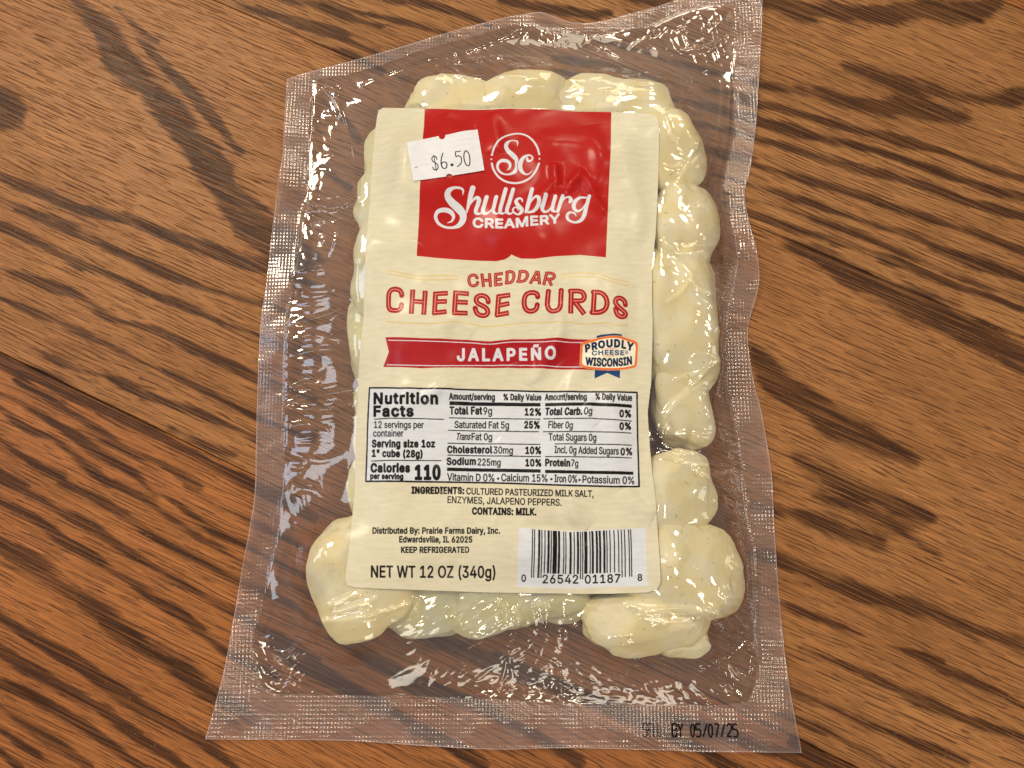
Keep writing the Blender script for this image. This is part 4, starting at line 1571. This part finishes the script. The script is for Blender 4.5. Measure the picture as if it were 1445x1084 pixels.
# ------------------------------------------------------------------ paper label mesh
def paper_material(name, img, rough, coat):
    m, N, Lk, out = mat(name)
    M = lambda *a, **k: math_node(N, Lk, *a, **k)
    uv = N('UVMap')
    uv.uv_map = 'uv'
    tx = N('TexImage')
    tx.image = img
    tx.interpolation = 'Cubic'
    tx.extension = 'EXTEND'
    Lk(uv.outputs[0], tx.inputs[0])
    tc = N('TexCoord')
    mp = N('Mapping')
    mp.inputs[3].default_value = (220, 900, 1)
    mp.inputs[2].default_value = (0, 0, 0.06)
    Lk(tc.outputs['Object'], mp.inputs[0])
    n = N('TexNoise')
    n.inputs['Scale'].default_value = 1.0
    n.inputs['Detail'].default_value = 4
    Lk(mp.outputs[0], n.inputs['Vector'])
    r = N('MapRange')
    Lk(n.outputs['Fac'], r.inputs[0])
    r.inputs[1].default_value = 0.3
    r.inputs[2].default_value = 0.7
    r.inputs[3].default_value = 0.93
    r.inputs[4].default_value = 1.05
    col = mixc(N, Lk, 1.0, tx.outputs[0], r.outputs[0], 'MULTIPLY')
    bs = N('BsdfPrincipled')
    Lk(col, bs.inputs['Base Color'])
    bs.inputs['Roughness'].default_value = rough
    bs.inputs['Coat Weight'].default_value = coat
    bs.inputs['Coat Roughness'].default_value = 0.2
    bs.inputs['Specular IOR Level'].default_value = 0.2
    bp = N('Bump')
    bp.inputs['Strength'].default_value = 0.25
    bp.inputs['Distance'].default_value = 0.00005
    Lk(n.outputs['Fac'], bp.inputs['Height'])
    Lk(bp.outputs[0], bs.inputs['Normal'])
    Lk(bs.outputs[0], out.inputs[0])
    return m


def snapped_grid(polyw, step):
    pw = np.array(polyw)
    x = np.arange(pw[:, 0].min() - step, pw[:, 0].max() + 2 * step, step)
    y = np.arange(pw[:, 1].min() - step, pw[:, 1].max() + 2 * step, step)
    X, Y = np.meshgrid(x, y, indexing='ij')
    d = sdist(X, Y, polyw)
    near = np.abs(d) < 0.71 * step
    ring = np.vstack([pw, pw[:1]])
    ix = np.argwhere(d < 0.35 * step)
    m = (d < 0.35 * step) & (d > -1.2 * step)
    xs, ys = X[m], Y[m]
    bd = np.full(xs.shape, 1e9)
    nx, ny = xs.copy(), ys.copy()
    for k in range(len(ring) - 1):
        a, b = ring[k], ring[k + 1]
        dd = b - a
        t = np.clip(((xs - a[0]) * dd[0] + (ys - a[1]) * dd[1]) / (dd @ dd + 1e-18), 0, 1)
        qx, qy = a[0] + t * dd[0], a[1] + t * dd[1]
        ds = np.hypot(xs - qx, ys - qy)
        w = ds < bd
        bd = np.where(w, ds, bd)
        nx = np.where(w, qx, nx)
        ny = np.where(w, qy, ny)
    X[m], Y[m] = nx, ny
    ok = d > -0.75 * step
    cells = (ok[:-1, :-1] & ok[1:, :-1] & ok[1:, 1:] & ok[:-1, 1:])
    return X, Y, cells


PAPER = paper_material('printed_label_paper', IMG, 0.55, 0.24)
LGX, LGY, LC0 = snapped_grid(LPOLY, 0.00042)
LGZ = label_z(LGX, LGY)
LN = grid_normals(LGX, LGY, LGZ)
# normals from an unsnapped field so that the rim does not sparkle
fx_ = (label_z(LGX + 3e-4, LGY) - label_z(LGX - 3e-4, LGY)) / 6e-4
fy_ = (label_z(LGX, LGY + 3e-4) - label_z(LGX, LGY - 3e-4)) / 6e-4
LN = np.stack([-fx_, -fy_, np.ones_like(fx_)], -1)
LN /= np.linalg.norm(LN, axis=-1, keepdims=True)
UV = np.stack([(LGX - CV.x0) / (CV.x1 - CV.x0), (LGY - CV.y0) / (CV.y1 - CV.y0)], -1)
ccx = 0.25 * (LGX[:-1, :-1] + LGX[1:, :-1] + LGX[:-1, 1:] + LGX[1:, 1:])
ccy = 0.25 * (LGY[:-1, :-1] + LGY[1:, :-1] + LGY[:-1, 1:] + LGY[1:, 1:])
left = LC0.copy()
pieces = []
badge_out = [(130,250),(400,200),(480,90),(830,75),(1010,100),(1010,150),(1300,230),(1345,330),(1325,700),(1260,800),(985,840),(985,1020),(705,910),(430,1020),(430,840),(130,760)]
for nm, pts, crp in (('cheese_badge', badge_out, L3), ('brand_panel', REDP, K1), ('flavour_banner', BAN, K2),
                     ('nutrition_table', NUT, K2), ('barcode_panel', BAR, L6)):
    mk = inside(ccx, ccy, [tuple(q) for q in LW(pts, crp)]) & left
    left &= ~mk
    pieces.append((nm, mk))
label_o = grid_object('paper_label', LGX, LGY, LGZ, left, PAPER, pouch, uv=UV, normals=LN)
for nm, mk in pieces:
    grid_object(nm, LGX, LGY, LGZ, mk, PAPER, label_o, uv=UV, normals=LN)

# ------------------------------------------------------------------ price sticker
STK = [(100,297),(345,240),(585,190),(592,212),(612,236),(638,243),(664,236),(684,212),(690,178),(930,140),(1180,95),(1232,400),(1285,715),(1040,755),(795,798),(780,780),(745,766),(712,782),(695,815),(450,848),(200,880),(150,590)]
stk = LW(STK, L8)
SC_ = Canvas(stk[:, 0].min() - 0.001, stk[:, 1].min() - 0.001, stk[:, 0].max() + 0.001, stk[:, 1].max() + 0.001, 30000, lin_(226, 228, 234))
for p_, w_ in [([(652,455),(632,520),(624,590),(634,655),(668,690),(705,672),(712,620),(690,592),(652,594),(630,622)],17),
               ([(790,632),(791,633)],46),
               ([(920,422),(880,432),(845,436),(852,505),(888,492),(925,512),(937,560),(920,618),(872,660)],15),
               ([(1000,415),(975,460),(975,540),(1000,618),(1036,645),(1062,610),(1062,530),(1042,450),(1000,415)],16),
               ([(560,548),(545,512),(512,500),(485,530),(492,572),(532,602),(570,632),(578,678),(550,712),(512,702),(496,668)],15),
               ([(515,492),(532,600),(550,725)],12)]:
    ink(p_, w_, L8, BLACK, True, cv=SC_)
ink([(225,680,8),(245,672,14),(270,668,8)], 0, L8, lin_(120, 120, 126), True, cv=SC_)
SIMG = SC_.image('sticker_print')
STM = paper_material('price_sticker_paper', SIMG, 0.6, 0.0)
X_, Y_, c_ = snapped_grid([tuple(q) for q in stk], 0.0003)
zt = lambda x, y: hz(Zb, x, y) + 0.6 * (label_z(x, y) - hz(Zb, x, y)) + 0.00035
Z_ = np.maximum(zt(X_, Y_), label_z(X_, Y_) + 0.00012)
fx_ = (zt(X_ + 3e-4, Y_) - zt(X_ - 3e-4, Y_)) / 6e-4
fy_ = (zt(X_, Y_ + 3e-4) - zt(X_, Y_ - 3e-4)) / 6e-4
n_ = np.stack([-fx_, -fy_, np.ones_like(fx_)], -1)
n_ /= np.linalg.norm(n_, axis=-1, keepdims=True)
U_ = np.stack([(X_ - SC_.x0) / (SC_.x1 - SC_.x0), (Y_ - SC_.y0) / (SC_.y1 - SC_.y0)], -1)
grid_object('price_sticker', X_, Y_, Z_, c_, STM, label_o, uv=U_, normals=n_)['label'] = 'white price sticker with two notches reading $6.50'

# ------------------------------------------------------------------ date stamp on the lower seal
inkm, N, Lk, out = mat('black_stamp_ink')
bs = N('BsdfPrincipled')
bs.inputs['Base Color'].default_value = (0.008, 0.006, 0.008, 1)
bs.inputs['Roughness'].default_value = 0.9
bs.inputs['Specular IOR Level'].default_value = 0.05
Lk(bs.outputs[0], out.inputs[0])
DIG = {
 'S': [[(1,.85),(.8,1),(.2,1),(0,.85),(0,.6),(1,.4),(1,.15),(.8,0),(.2,0),(0,.15)]],
 'E': [[(1,1),(0,1),(0,0),(1,0)],[(0,.5),(.8,.5)]], 'L': [[(0,1),(0,0),(1,0)]],
 'B': [[(0,0),(0,1),(.75,1),(1,.85),(1,.65),(.75,.52),(0,.52)],[(.75,.52),(1,.38),(1,.15),(.75,0),(0,0)]],
 'Y': [[(0,1),(.5,.5),(1,1)],[(.5,.5),(.5,0)]],
 '0': [[(.5,1),(.1,.85),(0,.5),(.1,.15),(.5,0),(.9,.15),(1,.5),(.9,.85),(.5,1)]],
 '5': [[(1,1),(0,1),(0,.58),(.7,.6),(1,.42),(1,.15),(.7,0),(0,.05)]],
 '7': [[(0,1),(1,1),(.35,0)]], '2': [[(0,.8),(.3,1),(.8,1),(1,.8),(1,.6),(0,.05),(1,.05)]],
 '/': [[(0,.0),(1,1)]],
}
stampv, stampf = [], []
DG = [('S',385,420),('E',430,465),('L',478,512),('L',524,556),('B',655,697),('Y',708,752),('0',826,858),('5',872,916),('/',938,975),('0',990,1025),('7',1045,1085),('/',1105,1140),('2',1160,1202),('5',1215,1258)]
for ch, xa, xb in DG:
    yb_, hh = 266, 116
    for stk_ in DIG[ch]:
        q = np.array(stk_, float)
        a = spline(q, 3) if ch in 'S0' else q
        a = np.vstack([np.linspace(a[k], a[k + 1], 6)[:-1] for k in range(len(a) - 1)] + [a[-1:]])
        pts = np.stack([xa + a[:, 0] * (xb - xa), yb_ - a[:, 1] * hh], 1)
        px_, py_ = L7(pts[:, 0], pts[:, 1])
        wx_, wy_ = P(px_, py_, 0.0018)
        w = np.stack([wx_, wy_], 1)
        tg = np.gradient(w, axis=0)
        tg /= np.linalg.norm(tg, axis=1, keepdims=True) + 1e-12
        nr = np.stack([-tg[:, 1], tg[:, 0]], 1) * (0.00021 if xa > 600 else 0.00010)  # SELL strokes made thinner, standing in for glints that hide them
        b0 = len(stampv)
        for k in range(len(w)):
            for sgn in (-1, 1):
                stampv.append(w[k] + sgn * nr[k])
        for k in range(len(w) - 1):
            stampf.append((b0 + 2 * k, b0 + 2 * k + 1, b0 + 2 * k + 3, b0 + 2 * k + 2))
sv = np.array(stampv)
# height of the seal at the stamp: nearest film vertex
from mathutils.kdtree import KDTree
sel = np.argwhere((fpy > 985) & (fpx > 880))
kd = KDTree(len(sel))
for k, (i, j) in enumerate(sel):
    kd.insert((FX[i, j], FY[i, j], 0), k)
kd.balance()
sz = []
for p_ in sv:
    near3 = kd.find_n((p_[0], p_[1], 0), 4)
    sz.append(max(FZ[sel[k][0], sel[k][1]] for _, k, _ in near3) + 0.00015)
rimsel = None
new_obj('date_stamp', np.column_stack([sv, sz]), np.array(stampf), inkm, pouch, smooth=False)
#@@END
